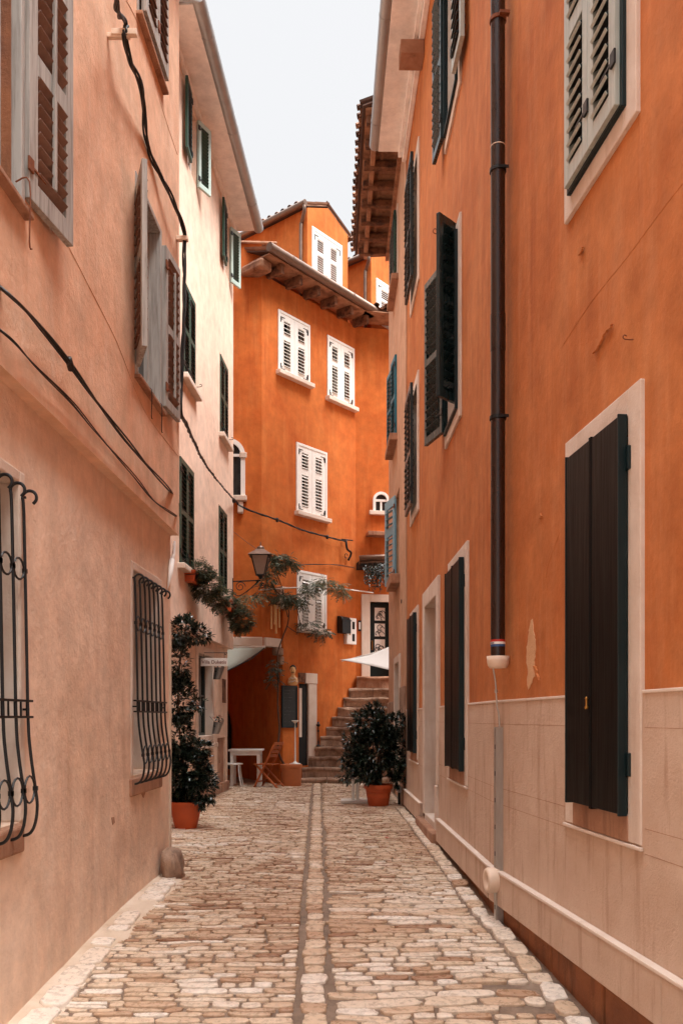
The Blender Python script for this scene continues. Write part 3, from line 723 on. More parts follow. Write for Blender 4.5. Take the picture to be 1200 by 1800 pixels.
# loose flakes and a bare patch where the orange coat has come off
def flake(pts, mat, name, nn=.004, w=R1):
    o_ = []
    for i, p in enumerate(pts):
        q = pts[(i + 1) % len(pts)]
        for k in range(4): t = k / 4; o_.append((p[0] + (q[0] - p[0]) * t + U(-.7, .7), p[1] + (q[1] - p[1]) * t + U(-.9, .9)))
    pts = o_
    mb = MB(); q = [w.p(*w.hit(x, y), nn) for x, y in pts]; mb.prism(q, w.n * -.012); return mb.build(name, mat, rh)
flake([(933, 1090), (936, 1088), (938, 1110), (941, 1125), (941, 1150), (939, 1172), (941, 1186), (936, 1196), (931, 1208), (928, 1212), (926, 1200), (928, 1180), (925, 1160), (926, 1138), (929, 1120), (930, 1104)], 'sandplaster', 'bare_patch')
flake([(1072, 573), (1079, 569), (1077, 576), (1070, 582), (1064, 592), (1058, 604), (1052, 616), (1046, 622), (1050, 608), (1046, 598), (1056, 596), (1062, 586)], 'orange_r', 'peeling_flake', .018)
flake([(1020, 437), (1028, 434), (1026, 442), (1021, 449)], 'orange_r', 'peeling_flake', .018)
flake([(939, 1170), (943, 1172), (947, 1186), (950, 1196), (944, 1188)], 'orange_r', 'peeling_flake', .014)
flake([(1128, 700), (1131, 698), (1130, 706), (1127, 709)], 'orange_r', 'peeling_flake', .012)
flake([(948, 905), (952, 903), (953, 909), (949, 912)], 'orange_r', 'peeling_flake', .012)
mb = MB()
for pts in ([(1199, 322), (1150, 385), (1100, 455), (1040, 530), (985, 612)], [(914, 640), (911, 675), (913, 700)], [(985, 935), (960, 1000), (962, 1040)]):
    mb.tube(smooth_path([R1.p(*R1.hit(x + U(-2, 2), y), .0005) for x, y in pts], 3), .0012, 4)
mb.build('crack', 'orange_r', rh)
hook(rh, R1, R1.u(1112), dY(597, (R1.a + R1.d * R1.u(1112)).y), .05, 'rust', 'screw_hook')

# ================================================================== LEFT NEAR HOUSE (pink)
lh = thing('pink_house', 'weathered salmon pink house nearest on the left with grey shutters and barred windows', 'house', (-2.4, 4.0, gz(4)))
ZS = E + 1.69
uL = lambda Y: (Y - L1.a.y) / L1.d.y
G1_ = (uL(3.6), uL(4.5), E - .55, E + 1.24); G2_ = (L1.u(234), L1.u(281), E - .45, E + 1.16); G0_ = (uL(-.4), uL(.5), E - .55, E + 1.24)
U3 = (L1u.u(240), L1u.u(281), E + 2.63, E + 4.08); U4 = (uL(3.6), L1u.u(36), E + 2.62, E + 4.08); U5 = (L1u.u(243), L1u.u(284), E + 5.4, E + 6.85)
U6 = (U4[0], U4[1], E + 5.4, E + 6.85); LZT = E + 7.15
mb = MB(); facade(mb, L1, 0, L1.L, -.6, ZS, [G1_, G2_], .32)
back(mb, [(-1.583, 7.91), (-6.5, 7.91), (-6.5, .2), (-1.8374, .2)], -1, LZT); lw = mb.build('wall', 'pink_low', lh)
mb = MB(); facade(mb, L1u, 0, L1.L, ZS, LZT, [U3, U4, U5, U6], .32)
mb.quad(L1.p(0, ZS), L1.p(L1.L, ZS), L1u.p(L1.L, ZS), L1u.p(0, ZS)); mb.quad(L1.p(L1.L, ZS), L1u.p(L1.L, ZS), L1u.p(L1.L, LZT), L1.p(L1.L, LZT))
mb.build('upper_wall', 'pink', lh)
mb = MB(); L1u.box(mb, 0, L1.L, LZT - .002, LZT + .06, -.3, .35); mb.build('soffit', 'soffit', lh)
tiled_roof(lh, L1u.p(0, LZT + .1, .4), L1u.d, -L1u.n * .94 + Z3 * .34, L1.L, 5, pitch=.24, rowd=.42)
gutter(lh, [L1u.p(0, LZT + .06, .42), L1u.p(L1.L, LZT + .06, .42)])
# quoin strip at the corner foot, white capped conduit by the corner
mb = MB(); L1.box(mb, L1.L - .06, L1.L + .004, gz(7.9) - .1, E + .87, -.05, .012); mb.build('corner_strip', 'concrete', lh, bevel=.01)
def Lp(x, y, n=0., w=L1): u, z = w.hit(x, y); return w.p(u, z, n)
mb = MB(); mb.tube([Lp(301, 952, .03), Lp(299, 975, .035), Lp(296, 984, .035)], [.012, .016, .02], 10); mb.tube([Lp(296, 984, .035), Lp(293, 1008, .035), Lp(289, 1036, .03)], [.026, .022, .004], 10)
mb.build('conduit_cap', 'white', lh, smooth=True)

def grille(par, w, r, nb=7, bl=.0):
    a, b, c, d = r; H = d - c; root = MB()
    nz = lambda t: .022 + .025 * (1 - t)                     # bars lean out towards the bottom
    zb = c + H * .31
    sp = (b - a + .02) / (nb - 1)
    for i in range(nb):
        u = a - .02 + sp * i; pts = []
        zt = d - .11
        for k in range(11):                                 # curl over at the top
            t = -math.pi * .75 + k * math.pi * 1.6 / 10
            pts.append(w.p(u, zt + .035 * math.sin(t) * -1 + .03, nz(1) + .04 + .038 * math.cos(t + math.pi * .25)))
        pts = pts[::-1]
        pts = [w.p(u, zt + .03 + .037 * math.sin(t), nz(1) + .032 + .037 * math.cos(t)) for t in [math.radians(x) for x in (-60, -20, 20, 60, 100, 140, 180)]]
        pts += [w.p(u, zt - .05, nz(.95)), w.p(u, (zt + zb) / 2, nz(.5)), w.p(u, zb, nz(.05))]
        for n_, z in ((.06, c + H * .2), (.085, c + H * .1), (.095, c + H * .05), (.085, c + H * .0), (.06, c - H * .03), (.02, c - H * .04), (-.02, c - H * .04)): pts.append(w.p(u, z, n_))
        root.tube(smooth_path(pts, 4), .0085, 8)
    for zz in (zb, zb + .085):
        t = (zz - c) / H; root.bar(w.p(a - .1, zz, nz(t) + .004), w.p(b + .05, zz, nz(t) + .004), .024, .012)
    for i in range(nb * 2 - 1):
        u = a - .02 + sp * i / 2; root.tube([w.p(u, zb, nz(.3)), w.p(u, zb + .085, nz(.36))], .006, 6)
    for sx_ in (a - .03, b + .03):
        root.bar(w.p(sx_, zb + .04, -.02), w.p(sx_, zb + .04, nz(.3)), .012); root.bar(w.p(sx_, d - .07, -.02), w.p(sx_, d - .07, nz(1)), .012)
    for zr, rr, nn in ((c + H * .74, .055, nz(.74)), (c + H * .1, .07, .085)):
        for i in range(nb - 1):
            u = a - .02 + sp * (i + .5)
            root.tube([w.p(u + math.cos(t) * sp * .42, zr + math.sin(t) * rr, nn) for t in [2 * math.pi * k / 16 for k in range(16)]], .006, 6, closed=True)
            for sg in (-1, 1): root.box(*(lambda q: (q.x - .011, q.x + .011, q.y - .011, q.y + .011, q.z - .012, q.z + .012))(w.p(u + sg * sp * .5, zr, nn)))
    return root.build('window_bars', 'iron', par, smooth=False)
for r in (G1_, G2_):
    q = window_unit(lh, L1, r, 'grey_wood', .3, bars=2)
    mb = MB(); ring(mb, L1, r, .07, -.3, .006, False, True); mb.build('surround', 'lime', q, bevel=.012)
    mb = MB(); L1.box(mb, r[0] - .1, r[1] + .03, r[2] - .16, r[2] - .02, -.3, .02); mb.build('sill', 'old_stone', q, bevel=.015)
    grille(q, L1, r)
GW = ('grey_wood', 'grey_slat', 'rust')
def grey_window(r, closed=False):
    q = window_unit(lh, L1u, r, 'grey_wood', .14, fw=.06)
    mb = MB(); ring(mb, L1u, r, .045, -.3, .01, True, True); mb.build('surround', 'grey_wood', q, bevel=.006)
    mb = MB(); L1u.box(mb, r[0] - .06, r[1] + .06, r[2] - .075, r[2] - .046, -.02, .05); mb.build('sill', 'old_stone', q, bevel=.006)
    return q
q = grey_window(U3)
leaf_shutter(q, (-1.545, 6.47), (-1.405, 6.1), E + 2.66, E + 4.0, GW, mids=(.55,), stile=.07, pitch=.07)
leaf_shutter(q, (-1.50, 7.22), (-1.455, 7.62), E + 2.64, E + 4.0, GW, flip=-1, rod=True, mids=(.5,), stile=.06, pitch=.07)
for k in (.3, .75): hook(q, L1u, U3[0] + (U3[1] - U3[0]) * k, U3[2] - .06, .06, 'iron', drop=.2)
q = grey_window(U4)
mb = MB(); L1u.box(mb, U4[1] - .02, U4[1] - .012, U4[2] + .02, U4[3], -.29, -.04); mb.build('jamb', 'footing', q)
leaf_shutter(q, (-1.61, 4.36), (-1.53, 4.82), E + 2.66, E + 4.05, GW, flip=-1, rod=True, mids=(.53,), stile=.085, pitch=.07)
leaf_shutter(q, (-1.66, 3.55), (-1.66, 3.08), E + 2.66, E + 4.05, GW, flip=-1, rod=True, mids=(.53,), stile=.085, pitch=.07)
hook(q, L1u, L1u.u(28), dY(318, 4.25), .07, 'rust', drop=.3)
for r in (U5, U6):
    q = grey_window(r); closed_pair(q, L1u, r, GW, nn=.045, mids=(.5,), stile=.07, pitch=.07)
# hairline cracks and a chipped hole in the plaster
mb = MB()
for pts in ([(110, 412), (165, 520), (205, 600), (236, 680), (262, 735), (312, 800)], [(222, 0), (250, 60), (285, 190), (312, 272)]):
    q = [Lp(x, y, .001, L1u) for x, y in pts]; mb.tube(smooth_path(q, 3), .003, 4)
mb.build('crack', 'pink', lh)
mb = MB(); q = [Lp(x, y, .002) for x, y in ((196, 1437), (201, 1436), (202, 1446), (198, 1450))]; mb.prism(q, L1.n * -.002); mb.build('chip', 'old_stone', lh)
mb = MB(); q = [Lp(x, y, .003) for x, y in ((246, 1384), (262, 1380), (256, 1392), (252, 1403), (248, 1394))]; mb.prism(q, L1.n * -.003); mb.build('chip', 'old_stone', lh)
mb = MB(); q = [Lp(x, y, .003) for x, y in ((213, 1612), (228, 1592), (230, 1602), (219, 1611))]; mb.prism(q, L1.n * -.003); mb.build('chip', 'old_stone', lh)

# ================================================================== PEACH HOUSE behind it on the left
ph = thing('peach_house', 'pale peach house behind the pink one with green louvred shutters and grey gutter', 'house', (-2.6, 13.0, gz(13)))
u2 = lambda Y: (Y - L2.a.y) / L2.d.y
ZS2 = E + 1.30; PZT = E + 9.3; CE = L2.L
T1 = (u2(12.5), u2(13.05), E + 8.12, E + 9.12); T2 = (u2(15.22), u2(15.76), E + 8.05, E + 9.05)
S1_ = (u2(12.2), u2(12.95), E + 4.92, E + 6.27); S2_ = (u2(14.9), u2(15.6), E + 4.98, E + 6.35)
H1_ = (u2(12.0), u2(12.85), E + 2.18, E + 3.68); H2_ = (u2(14.8), u2(15.5), E + 2.18, E + 3.68)
GWN = (u2(13.62), u2(14.72), E - .3, E + 1.05); CUP = (u2(15.25), u2(15.95), E - 1.22, E - .36); NI = (L2.u(391), L2.u(396), E + .28, E + .72)
mb = MB(); facade(mb, L2, 0, L2.L, 0, ZS2, [GWN, CUP, NI], .2)
back(mb, [(-2.16, 16.2), (-8, 16.2), (-8, 8.05), (-2.597, 8.05)], -.5, PZT); mb.build('wall', 'pink_low', ph)
mb = MB(); facade(mb, L2u, 0, L2.L, ZS2, PZT, [T1, T2, S1_, S2_, H1_, H2_], .2)
mb.quad(L2.p(0, ZS2), L2.p(CE, ZS2), L2u.p(CE, ZS2), L2u.p(0, ZS2)); mb.quad(L2.p(CE, ZS2), L2u.p(CE, ZS2), L2u.p(CE, PZT), L2.p(CE, PZT)); mb.build('upper_wall', 'pale', ph)
e0 = u2(11.15)
mb = MB(); L2u.box(mb, e0, CE + .12, PZT - .002, PZT + .05, -.3, .4); L2u.box(mb, e0, CE + .1, PZT - .1, PZT - .003, .001, .06); mb.build('soffit', 'soffit', ph, bevel=.008)
gutter(ph, [L2u.p(e0 - .06, PZT + .06, .1), L2u.p(e0 - .06, PZT + .06, .46), L2u.p(CE + .15, PZT + .06, .46)], .095)
tiled_roof(ph, L2u.p(e0, PZT + .1, .42), L2u.d, -L2u.n * .94 + Z3 * .34, CE - e0 + .1, 4.5, pitch=.24, rowd=.42)
mb = MB(); L2u.box(mb, 0, e0 - .1, PZT - .003, PZT + .2, -4, .1); mb.build('roof_ledge', 'old_stone', ph)
GM = ('green', 'green_dk', 'iron')
for r in (T1, T2):
    q = window_unit(ph, L2u, r, 'white', .12)
    h0 = (L2u.a + L2u.d * r[0] + L2u.n * .05); t0 = (L2u.a + L2u.d * (r[0] - .36) + L2u.n * .07)
    leaf_shutter(q, (h0.x, h0.y), (t0.x, t0.y), r[2] + .0, r[3] + .02, GM, mids=(), stile=.05, pitch=.06)
    h1 = (L2u.a + L2u.d * r[1] + L2u.n * .03); t1 = (L2u.a + L2u.d * (r[1] + .27) + L2u.n * .16)
    leaf_shutter(q, (h1.x, h1.y), (t1.x, t1.y), r[2] + .0, r[3] + .02, ('skylit_green', 'green', 'iron'), flip=-1, mids=(), stile=.06, pitch=.05)
for r in (S1_, S2_, H1_, H2_):
    q = window_unit(ph, L2u, r, 'white', .14)
    closed_pair(q, L2u, r, ('green', 'green_dk', 'iron'), nn=.0, mids=(.5,), stile=.06, pitch=.06)
    sill(q, L2u, r, .1, .08, .1, 'lime', .01)
    for uu in (r[0] - .02, r[1] + .05): hook(q, L2u, uu, r[2] + .02 + (.1 if uu > r[1] else 0), .1, 'iron')
    mb = MB(); L2u.box(mb, r[0] - .02, r[1] + .02, r[3], r[3] + .02, -.1, .012); mb.build('lintel', 'pale', q)
q = window_unit(ph, L2, GWN, 'green_dk', .16, bars=1); mb = MB(); ring(mb, L2, GWN, .13, -.2, .025, True, True); mb.build('surround', 'lime', q, bevel=.01)
mb = MB(); L2.box(mb, GWN[0] - .2, GWN[1] + .16, GWN[2] - .2, GWN[2] - .131, -.2, .09); mb.build('sill', 'lime', q, bevel=.01)
mb = MB(); L2.box(mb, CUP[0], CUP[1], CUP[2], CUP[3], -.05, -.03); L2.box(mb, CUP[0] + .3, CUP[0] + .33, CUP[2] + .4, CUP[2] + .46, -.03, -.015); mb.build('meter_cupboard', 'old_stone', ph, bevel=.004)
mb = MB(); L2.box(mb, NI[0] - .02, NI[1] + .02, NI[2], NI[3], -.02, .01); mb.build('letter_slot', 'wood_dark', ph)
mb = MB()
u = u2(12)
while u < CE: l_ = min(U(.4, .8), CE - u); L2.box(mb, u, u + l_ - .01, gz(14) - .2, gz(14) + U(.14, .2), -.1, U(.02, .05)); u += l_
mb.build('base_stones', 'old_stone', ph, bevel=.015)

# ================================================================== ORANGE CORNER HOUSE at the end of the lane
oh = thing('corner_house', 'bright orange three storey house closing the lane with white shutters and tiled dormers', 'house', (-0.8, 18.3, gz(18)))
ZBM = E + 1.43
def arch_hole(w, uc, hw, zs, zb, n=12):   # outline points of an arched opening
    return [(uc - hw, zb), (uc + hw, zb)] + [(uc + hw * math.cos(math.pi * k / n), zs + hw * math.sin(math.pi * k / n)) for k in range(n + 1)]
f1r = lambda xl_, yt, xr_, yb: F1.rect(xl_, yt, xr_, yb)
def frect(w, x0, x1, ytl, ybl): # from left edge column: top and bottom measured at x0
    a = w.u(x0); b = w.u(x1); Y = (w.a + w.d * a).y
    return (min(a, b), max(a, b), dY(ybl, Y), dY(ytl, Y))
Fa = frect(F1, 491, 541, 549, 652); Fb = frect(F1, 577, 619, 594, 698); Fc = frect(F1, 523, 571, 782, 899); Fd = frect(F1, 524, 570, 1006, 1104)
FD = (F1.u(525), F1.u(541), E - 1.0, E + .72)
PS = (0, F1.u(493), -.5, ZBM)
FT = E + 8.8
mb = MB()
facade(mb, F0, 0, F0.L, ZBM, E + 9.38, [], .2)
facade(mb, F1, PS[1], F1.L, -.5, ZBM, [Fa, Fb, Fc, Fd, FD], .25); facade(mb, F1, 0, F1.L, ZBM, FT, [Fa, Fb, Fc, Fd], .25)
DD = (F2.u(650), F2.u(686), E + .93, E + 2.62)
zA = dY(902, 19.3)
facade(mb, F2, 0, F2.L, 0, FT, [DD], .3)
mb.quad(F0.p(0, E + 9.38), F0.p(F0.L, E + 9.38), F0.p(F0.L, E + 9.38, -3), F0.p(0, E + 9.38, -3)); mb.quad(F0.p(F0.L, FT), F0.p(F0.L, FT, -3), F0.p(F0.L, E + 9.38, -3), F0.p(F0.L, E + 9.38))
back(mb, [(2.2, 19.55), (6, 26), (-6, 26), (-3.8, 16.79)], 0, FT, False)
mb.quad(F0.p(0, ZBM), F0.p(F0.L, ZBM), V(-1.577, 23, ZBM), V(-3.8, 23, ZBM)); mb.quad(V(-1.577, 16.9, ZBM), V(0.32, 19.2, ZBM), V(.32, 23, ZBM), V(-1.577, 23, ZBM))
mb.build('wall', 'orange_c', oh)
# passage under the upper floors
mb = MB(); g0, g1 = F1.p(F1.u(493), 0), V(-3.3, 21.5, 0)
mb.obox(g0, (g1 - g0).normalized(), V(.55, .8, 0).normalized(), Z3, (0, (g1 - g0).length), (0, .1), (-.3, ZBM)); mb.box(-6, -3.0, 21.4, 21.6, 0, ZBM); mb.box(-6.1, -6, 16, 21.5, 0, ZBM)
mb.build('passage_wall', 'orange_c', oh)
gd = (g1 - g0).normalized(); gn = V(-gd.y, gd.x, 0); gn = gn if gn.dot(-g0) > 0 else -gn
mb = MB(); pr = [g0 + gd * 3.0 + Z3 * (E - 1.2) + gn * .02, g0 + gd * 3.9 + Z3 * (E - 1.2) + gn * .02] + [g0 + gd * (3.45 + .45 * math.cos(math.pi * k / 10)) + Z3 * (E - .35 + .6 * math.sin(math.pi * k / 10)) + gn * .02 for k in range(11)]
mb.prism(pr, gn * .02); mb.build('arched_door', 'dark', oh)
mb = MB(); F0.box(mb, 0, F0.L + .02, E + 1.42, E + 1.6, -.1, .06); F1.box(mb, .05, F1.u(491), E + 1.42, E + 1.6, -.1, .06); mb.build('stone_beam', 'plinth_edge', oh, bevel=.015)
mb = MB(); uq = F1.u(490); F1.box(mb, uq - .16, uq + .06, E + 1.26, E + 1.415, -.05, .09); F1.box(mb, uq - .02, uq + .1, E + 1.08, E + 1.255, -.05, .07); mb.build('corbel', 'rough_stone', oh, bevel=.03)
mb = MB(); F1.box(mb, F1.u(494), F1.u(521), gz(17.4) - .1, E + 2.35, -.02, .05); mb.build('buttress', 'orange_c', oh, bevel=.015)
WM = ('white', 'white', 'iron')
def white_pair(par, w, r, mats=WM, sw=.6):
    h_ = (r[1] - r[0]) / 2
    for i in (0, 1):
        a = r[0] + h_ * i
        shutter(par, w.p(a, r[2], .0), w.d, w.n, h_ - .003, r[3] - r[2], mats, mids=(.62,), stile=h_ * .27, rail=.13, pitch=.065, thick=.035, tilt=38, hinge=False, sw_=sw)
        hm = MB(); ue = a + .012 if i == 0 else a + h_ - .015
        sg = 1 if i == 0 else -1
        for zz, dz in ((r[2] + .12, -1), (r[3] - .14, 1)):
            w.box(hm, min(ue, ue + sg * .03), max(ue, ue + sg * .02), zz - .045, zz + .045, .018, .03); w.box(hm, min(ue, ue + sg * .15), max(ue, ue + sg * .13), zz + dz * .06 - .005, zz + dz * .06 + .005, .018, .024)
            w.box(hm, ue + sg * .05 - .005, ue + sg * .05 + .005, min(zz, zz + dz * .06), max(zz, zz + dz * .06), .018, .026)
        hm.build('hinge', 'iron', par)
for r in (Fa, Fb, Fc, Fd):
    q = window_unit(oh, F1, r, 'white', .2)
    mb = MB(); ring(mb, F1, r, .055, -.1, .028, False, True); mb.build('surround', 'white', q, bevel=.006)
    white_pair(q, F1, r, sw=.62 if r is Fc else .95); sill(q, F1, r, .1, .09, .12, 'plinth_edge')
    mb = MB(); F1.box(mb, r[0] - .06, r[1] + .06, r[3] + .056, r[3] + .066, -.01, .012); mb.build('shadow_lip', 'orange_c', q)
# arched windows
def arch_window(w, uc, hw, zs, zb, wd, name='arched_window', mats=('white', 'glass', 'lime')):
    out = MB(); n = 14
    inner = [(uc - hw, zb)] + [(uc - hw * math.cos(math.pi * k / n), zs + hw * math.sin(math.pi * k / n)) for k in range(n + 1)] + [(uc + hw, zb)]
    H2 = hw + wd; outer = [(uc - H2, zb)] + [(uc - H2 * math.cos(math.pi * k / n), zs + H2 * math.sin(math.pi * k / n)) for k in range(n + 1)] + [(uc + H2, zb)]
    for i in range(len(inner) - 1):
        A = [w.p(*inner[i], -.0), w.p(*inner[i + 1], 0), w.p(*outer[i + 1], 0), w.p(*outer[i], 0)]
        out.prism(A, w.n * .06)
    o = out.build(name, mats[0], oh, bevel=0)
    g = MB(); g.prism([w.p(u, z, .004) for u, z in inner], w.n * .004); g.build('pane', mats[1], o)
    s_ = MB(); w.box(s_, uc - hw, uc + hw, zs - .03, zs + .02, .0085, .04); w.box(s_, uc - .02, uc + .02, zb, zs - .03, .0085, .035); s_.build('glazing_bar', mats[0], o)
    return o
uc = (F0.u(402)); o = arch_window(F0, uc, .24, dY(800, 16.85), dY(872, 16.85), .085)
mb = MB(); F0.box(mb, uc - .36, uc + .36, dY(882, 16.85), dY(872, 16.85), 0, .13); mb.build('sill', 'lime', o, bevel=.02); mb = MB(); F0.box(mb, uc + .18, uc + .29, dY(903, 16.85), dY(882.5, 16.85), 0, .1); mb.build('corbel', 'lime', o, bevel=.02); mb = MB(); F0.box(mb, uc + .22, uc + .36, dY(806, 16.85), dY(796, 16.85), .061, .085); mb.build('capital', 'lime', o, bevel=.02)
uc = F2.u(669); o = arch_window(F2, uc, .13, dY(880, 19.3), dY(899, 19.3), .06)
mb = MB(); F2.box(mb, F2.u(648), F2.u(690), dY(906, 19.3), dY(899, 19.3), 0, .09); mb.build('sill', 'plinth_edge', o, bevel=.008)
mb = MB(); F2.box(mb, F2.u(643), F2.u(690), dY(945, 19.3), dY(938, 19.3), 0, .25); mb.build('stone_shelf', 'old_stone', oh, bevel=.01)
# canopy over the upper door
mb = MB(); F2.box(mb, F2.u(626), F2.u(700), dY(1002, 19.2), dY(990, 19.2), 0, .45); cp = mb.build('door_canopy', 'dark', oh)
mb = MB(); mb.tube([F2.p(F2.u(624), dY(985, 19), .48), F2.p(F2.u(700), dY(979, 19), .48)], .06, 12); mb.tube([F2.p(F2.u(624), dY(992, 19), .42), F2.p(F2.u(700), dY(986, 19), .42)], .04, 12); mb.build('canopy_log', 'copper_gutter', cp, smooth=True)
# upper door with three ornamental panes
a, b, c, d = DD
mb = MB(); F2.box(mb, a, b, c, d, -.2, -.15); dd = mb.build('door', 'teal_dk', oh)
mb = MB(); F2.box(mb, a - .2, a, c, d + .17, -.2, .03); F2.box(mb, a, b, d, d + .17, -.2, .03); F2.box(mb, b, b + .15, c, d + .17, -.2, .03); mb.build('door_frame', 'plinth_edge', dd, bevel=.012)
pa = a + .14; pw_ = .24
for k in range(3):
    z0 = d - .4 - k * .36; mb = MB(); F2.box(mb, pa, pa + pw_, z0, z0 + .29, -.149, -.143); pn = mb.build('pane', 'white', dd)
    ib = MB()
    for t in range(5):
        cxu = pa + pw_ * (.2 + .6 * RND.random()); czz = z0 + .29 * (.15 + .7 * RND.random()); rr = U(.03, .06)
        ib.tube([F2.p(cxu + rr * math.cos(q_), czz + rr * math.sin(q_), -.138) for q_ in [x * .5 for x in range(10)]], .008, 5)
    ib.build('grille', 'iron', pn)
mb = MB(); mb.tube([F2.p(a + .07, c + .62, -.14), F2.p(a + .07, c + .62, -.08), F2.p(a + .07, c + .82, -.08), F2.p(a + .07, c + .82, -.14)], .012, 8); mb.build('handle', 'brass', dd)
# lower door beside the steps
a, b, c, d = FD
mb = MB(); F1.box(mb, a + .004, b - .004, c, d - .004, -.1, -.02); ld = mb.build('door', 'dark', oh)
mb = MB(); F1.box(mb, b, b + .26, c, d, -.2, .03); F1.box(mb, b - .1, b + .27, d, d + .22, -.2, .04); mb.build('door_frame', 'lime', ld, bevel=.012)
mb = MB(); F1.box(mb, a - .04, b - .11, d + .02, d + .22, -.2, .03); mb.build('fanlight', 'wood_dark', ld, bevel=.005)
mb = MB(); F1.box(mb, a + .03, a + .11, c + .6, d - .1, -.019, -.012); mb.build('lace_curtain', 'lime', ld)
# eaves of the main front: rafters, boards, gutter, tiles
mb = MB(); F1.box(mb, -.25, F1.L + .1, E + 8.93, E + 8.95, -.1, .46); F2.box(mb, .1, F2.L, E + 8.93, E + 8.95, -.1, .5); ev = mb.build('eave_boards', 'wood_board', oh)
for k in range(6):
    mb = MB(); u = .18 + k * (F1.L - .25) / 5
    for j in range(3): F1.box(mb, u - .05, u + .05, E + 8.76 - .012 * j, E + 8.929, -.02 + .14 * j, .12 + .14 * j)
    mb.build('rafter', 'wood_dark', ev, bevel=.02)
mb = MB(); F1.box(mb, -.3, -.0, E + 8.72, E + 8.92, -.3, .3); mb.build('verge_tile', 'wood_board', ev, bevel=.05)
gutter(oh, [F1.p(-.32, E + 9.02, .52), F1.p(F1.L + .22, E + 9.02, .52), F2.p(F2.L, E + 9.02, .5)], .085, 'copper_gutter')
tiled_roof(oh, F1.p(-.2, E + 9.02, .46), F1.d, -F1.n * .95 + Z3 * .3, F1.L + .4, 2.5, pitch=.23)
tiled_roof(oh, F2.p(.2, E + 9.02, .46), F2.d, -F2.n * .95 + Z3 * .3, F2.L, 2.5, pitch=.23)
mb = MB(); F0.box(mb, -.1, F0.L + .3, E + 9.38, E + 9.42, -.4, .05); mb.build('parapet_cap', 'old_stone', oh, bevel=.01)
# dormers
def dormer(x0, x1, w, yL, xap, yap, ybot, wx, name='dormer', back_=3.2):
    a, b = w.u(x0), w.u(x1); YL = (w.a + w.d * a).y; ze = dY(yL, YL); um = (a + b) / 2; zap = ze + (b - a) * .22
    z0 = E + 8.9
    mb = MB(); hx = (w.u(wx[0]), w.u(wx[1]), 0, 0)
    Yw = (w.a + w.d * hx[0]).y; hole = (hx[0], hx[1], dY(wx[3], Yw), dY(wx[2], Yw))
    facade(mb, w, a, b, z0, ze, [hole], .15)
    mb.add([w.p(a, ze), w.p(b, ze), w.p(um, zap)], [(0, 1, 2)])
    for uu in (a, b): mb.quad(w.p(uu, z0), w.p(uu, z0, -back_), w.p(uu, ze, -back_), w.p(uu, ze))
    o = mb.build(name, 'orange_c', oh)
    for s_, uu in ((-1, a), (1, b)):
        base = w.p(uu + s_ * .1, ze + .0, -.03); upd = (w.d * (-s_) * (b - a) / 2 + Z3 * (zap - ze))
        rf = MB(); nn = w.n * -1; L_ = back_; up_d = upd.normalized(); D_l = (upd.length + .14)
        rf.obox(base, nn, up_d, nn.cross(up_d) if (nn.cross(up_d)).z > 0 else up_d.cross(nn), (0, L_), (0, D_l), (0, .03)); rf.build('roof_slope', 'old_stone', o)
        tiled_roof(o, base + Z3 * .02, nn, up_d, L_, D_l, pitch=.2, rowd=.35, name='roof_tiles')
        gutter(o, [w.p(uu + s_ * .15, ze + .02, .08), w.p(uu + s_ * .15, ze + .02, -back_)], .06, 'copper_gutter', joints=False)
    mb = MB(); aa = a + .1
    mb.tube(smooth_path([w.p(a - .15, ze - .02, .04), w.p(a - .14, ze - .15, .04), w.p(a - .04, ze - .28, -.12), w.p(a - .05, ze - .5, -.14), w.p(a - .05, z0, -.14)], 5), .038, 10)
    mb.build('downpipe', 'copper_gutter', o, smooth=True)
    q = MB(); ring(q, w, hole, .07, -.1, .025, False, True); wq = q.build('window', 'white', o, bevel=.006)
    h_ = (hole[1] - hole[0]) / 2
    for i in (0, 1):
        # leaf shutters sit in the frame (kept in the window's own mesh tree)
        mbs = MB(); oo = w.p(hole[0] + h_ * i, hole[2], 0); Wd = h_ - .004; H = hole[3] - hole[2]; st = Wd * .25
        mbs.obox(oo, w.d, w.n, Z3, (0, st), (-.02, .015), (0, H)); mbs.obox(oo, w.d, w.n, Z3, (Wd - st, Wd), (-.02, .015), (0, H))
        for lo, hi in ((0, .12), (H * .6, H * .66), (H - .12, H)): mbs.obox(oo, w.d, w.n, Z3, (st, Wd - st), (-.02, .015), (lo, hi))
        n_ = int(H / .06)
        for k in range(n_):
            z = .12 + (H - .24) * (k + .5) / n_
            mbs.obox(oo + Z3 * z, w.d, (w.n * .7 - Z3 * .7), (Z3 * .7 + w.n * .7), (st, Wd - st), (-.045, .018), (-.004, .004))
        mbs.m = 1; ue = .01 if i == 0 else Wd - .03
        for zz in (.1, H - .2): mbs.obox(oo, w.d, w.n, Z3, (ue, ue + .02), (.016, .026), (zz, zz + .12)); mbs.obox(oo, w.d, w.n, Z3, (ue if i == 0 else ue - .12, ue + .14 if i == 0 else ue + .02), (.016, .024), (zz + (.11 if zz > .5 else 0), zz + (.125 if zz > .5 else .015)))
        mbs.build('shutter', ['white', 'iron'], wq)
    return o
FDm = F1.off(-.2)
dormer(540, 611, FDm, 365, 575, 360, 0, (551, 597, 405, 500))
FDm2 = Wall((0.72, 20.45), (2.7, 22.85)); dormer(652, 735, FDm2, 452, 690, 440, 0, (663, 712, 495, 568))

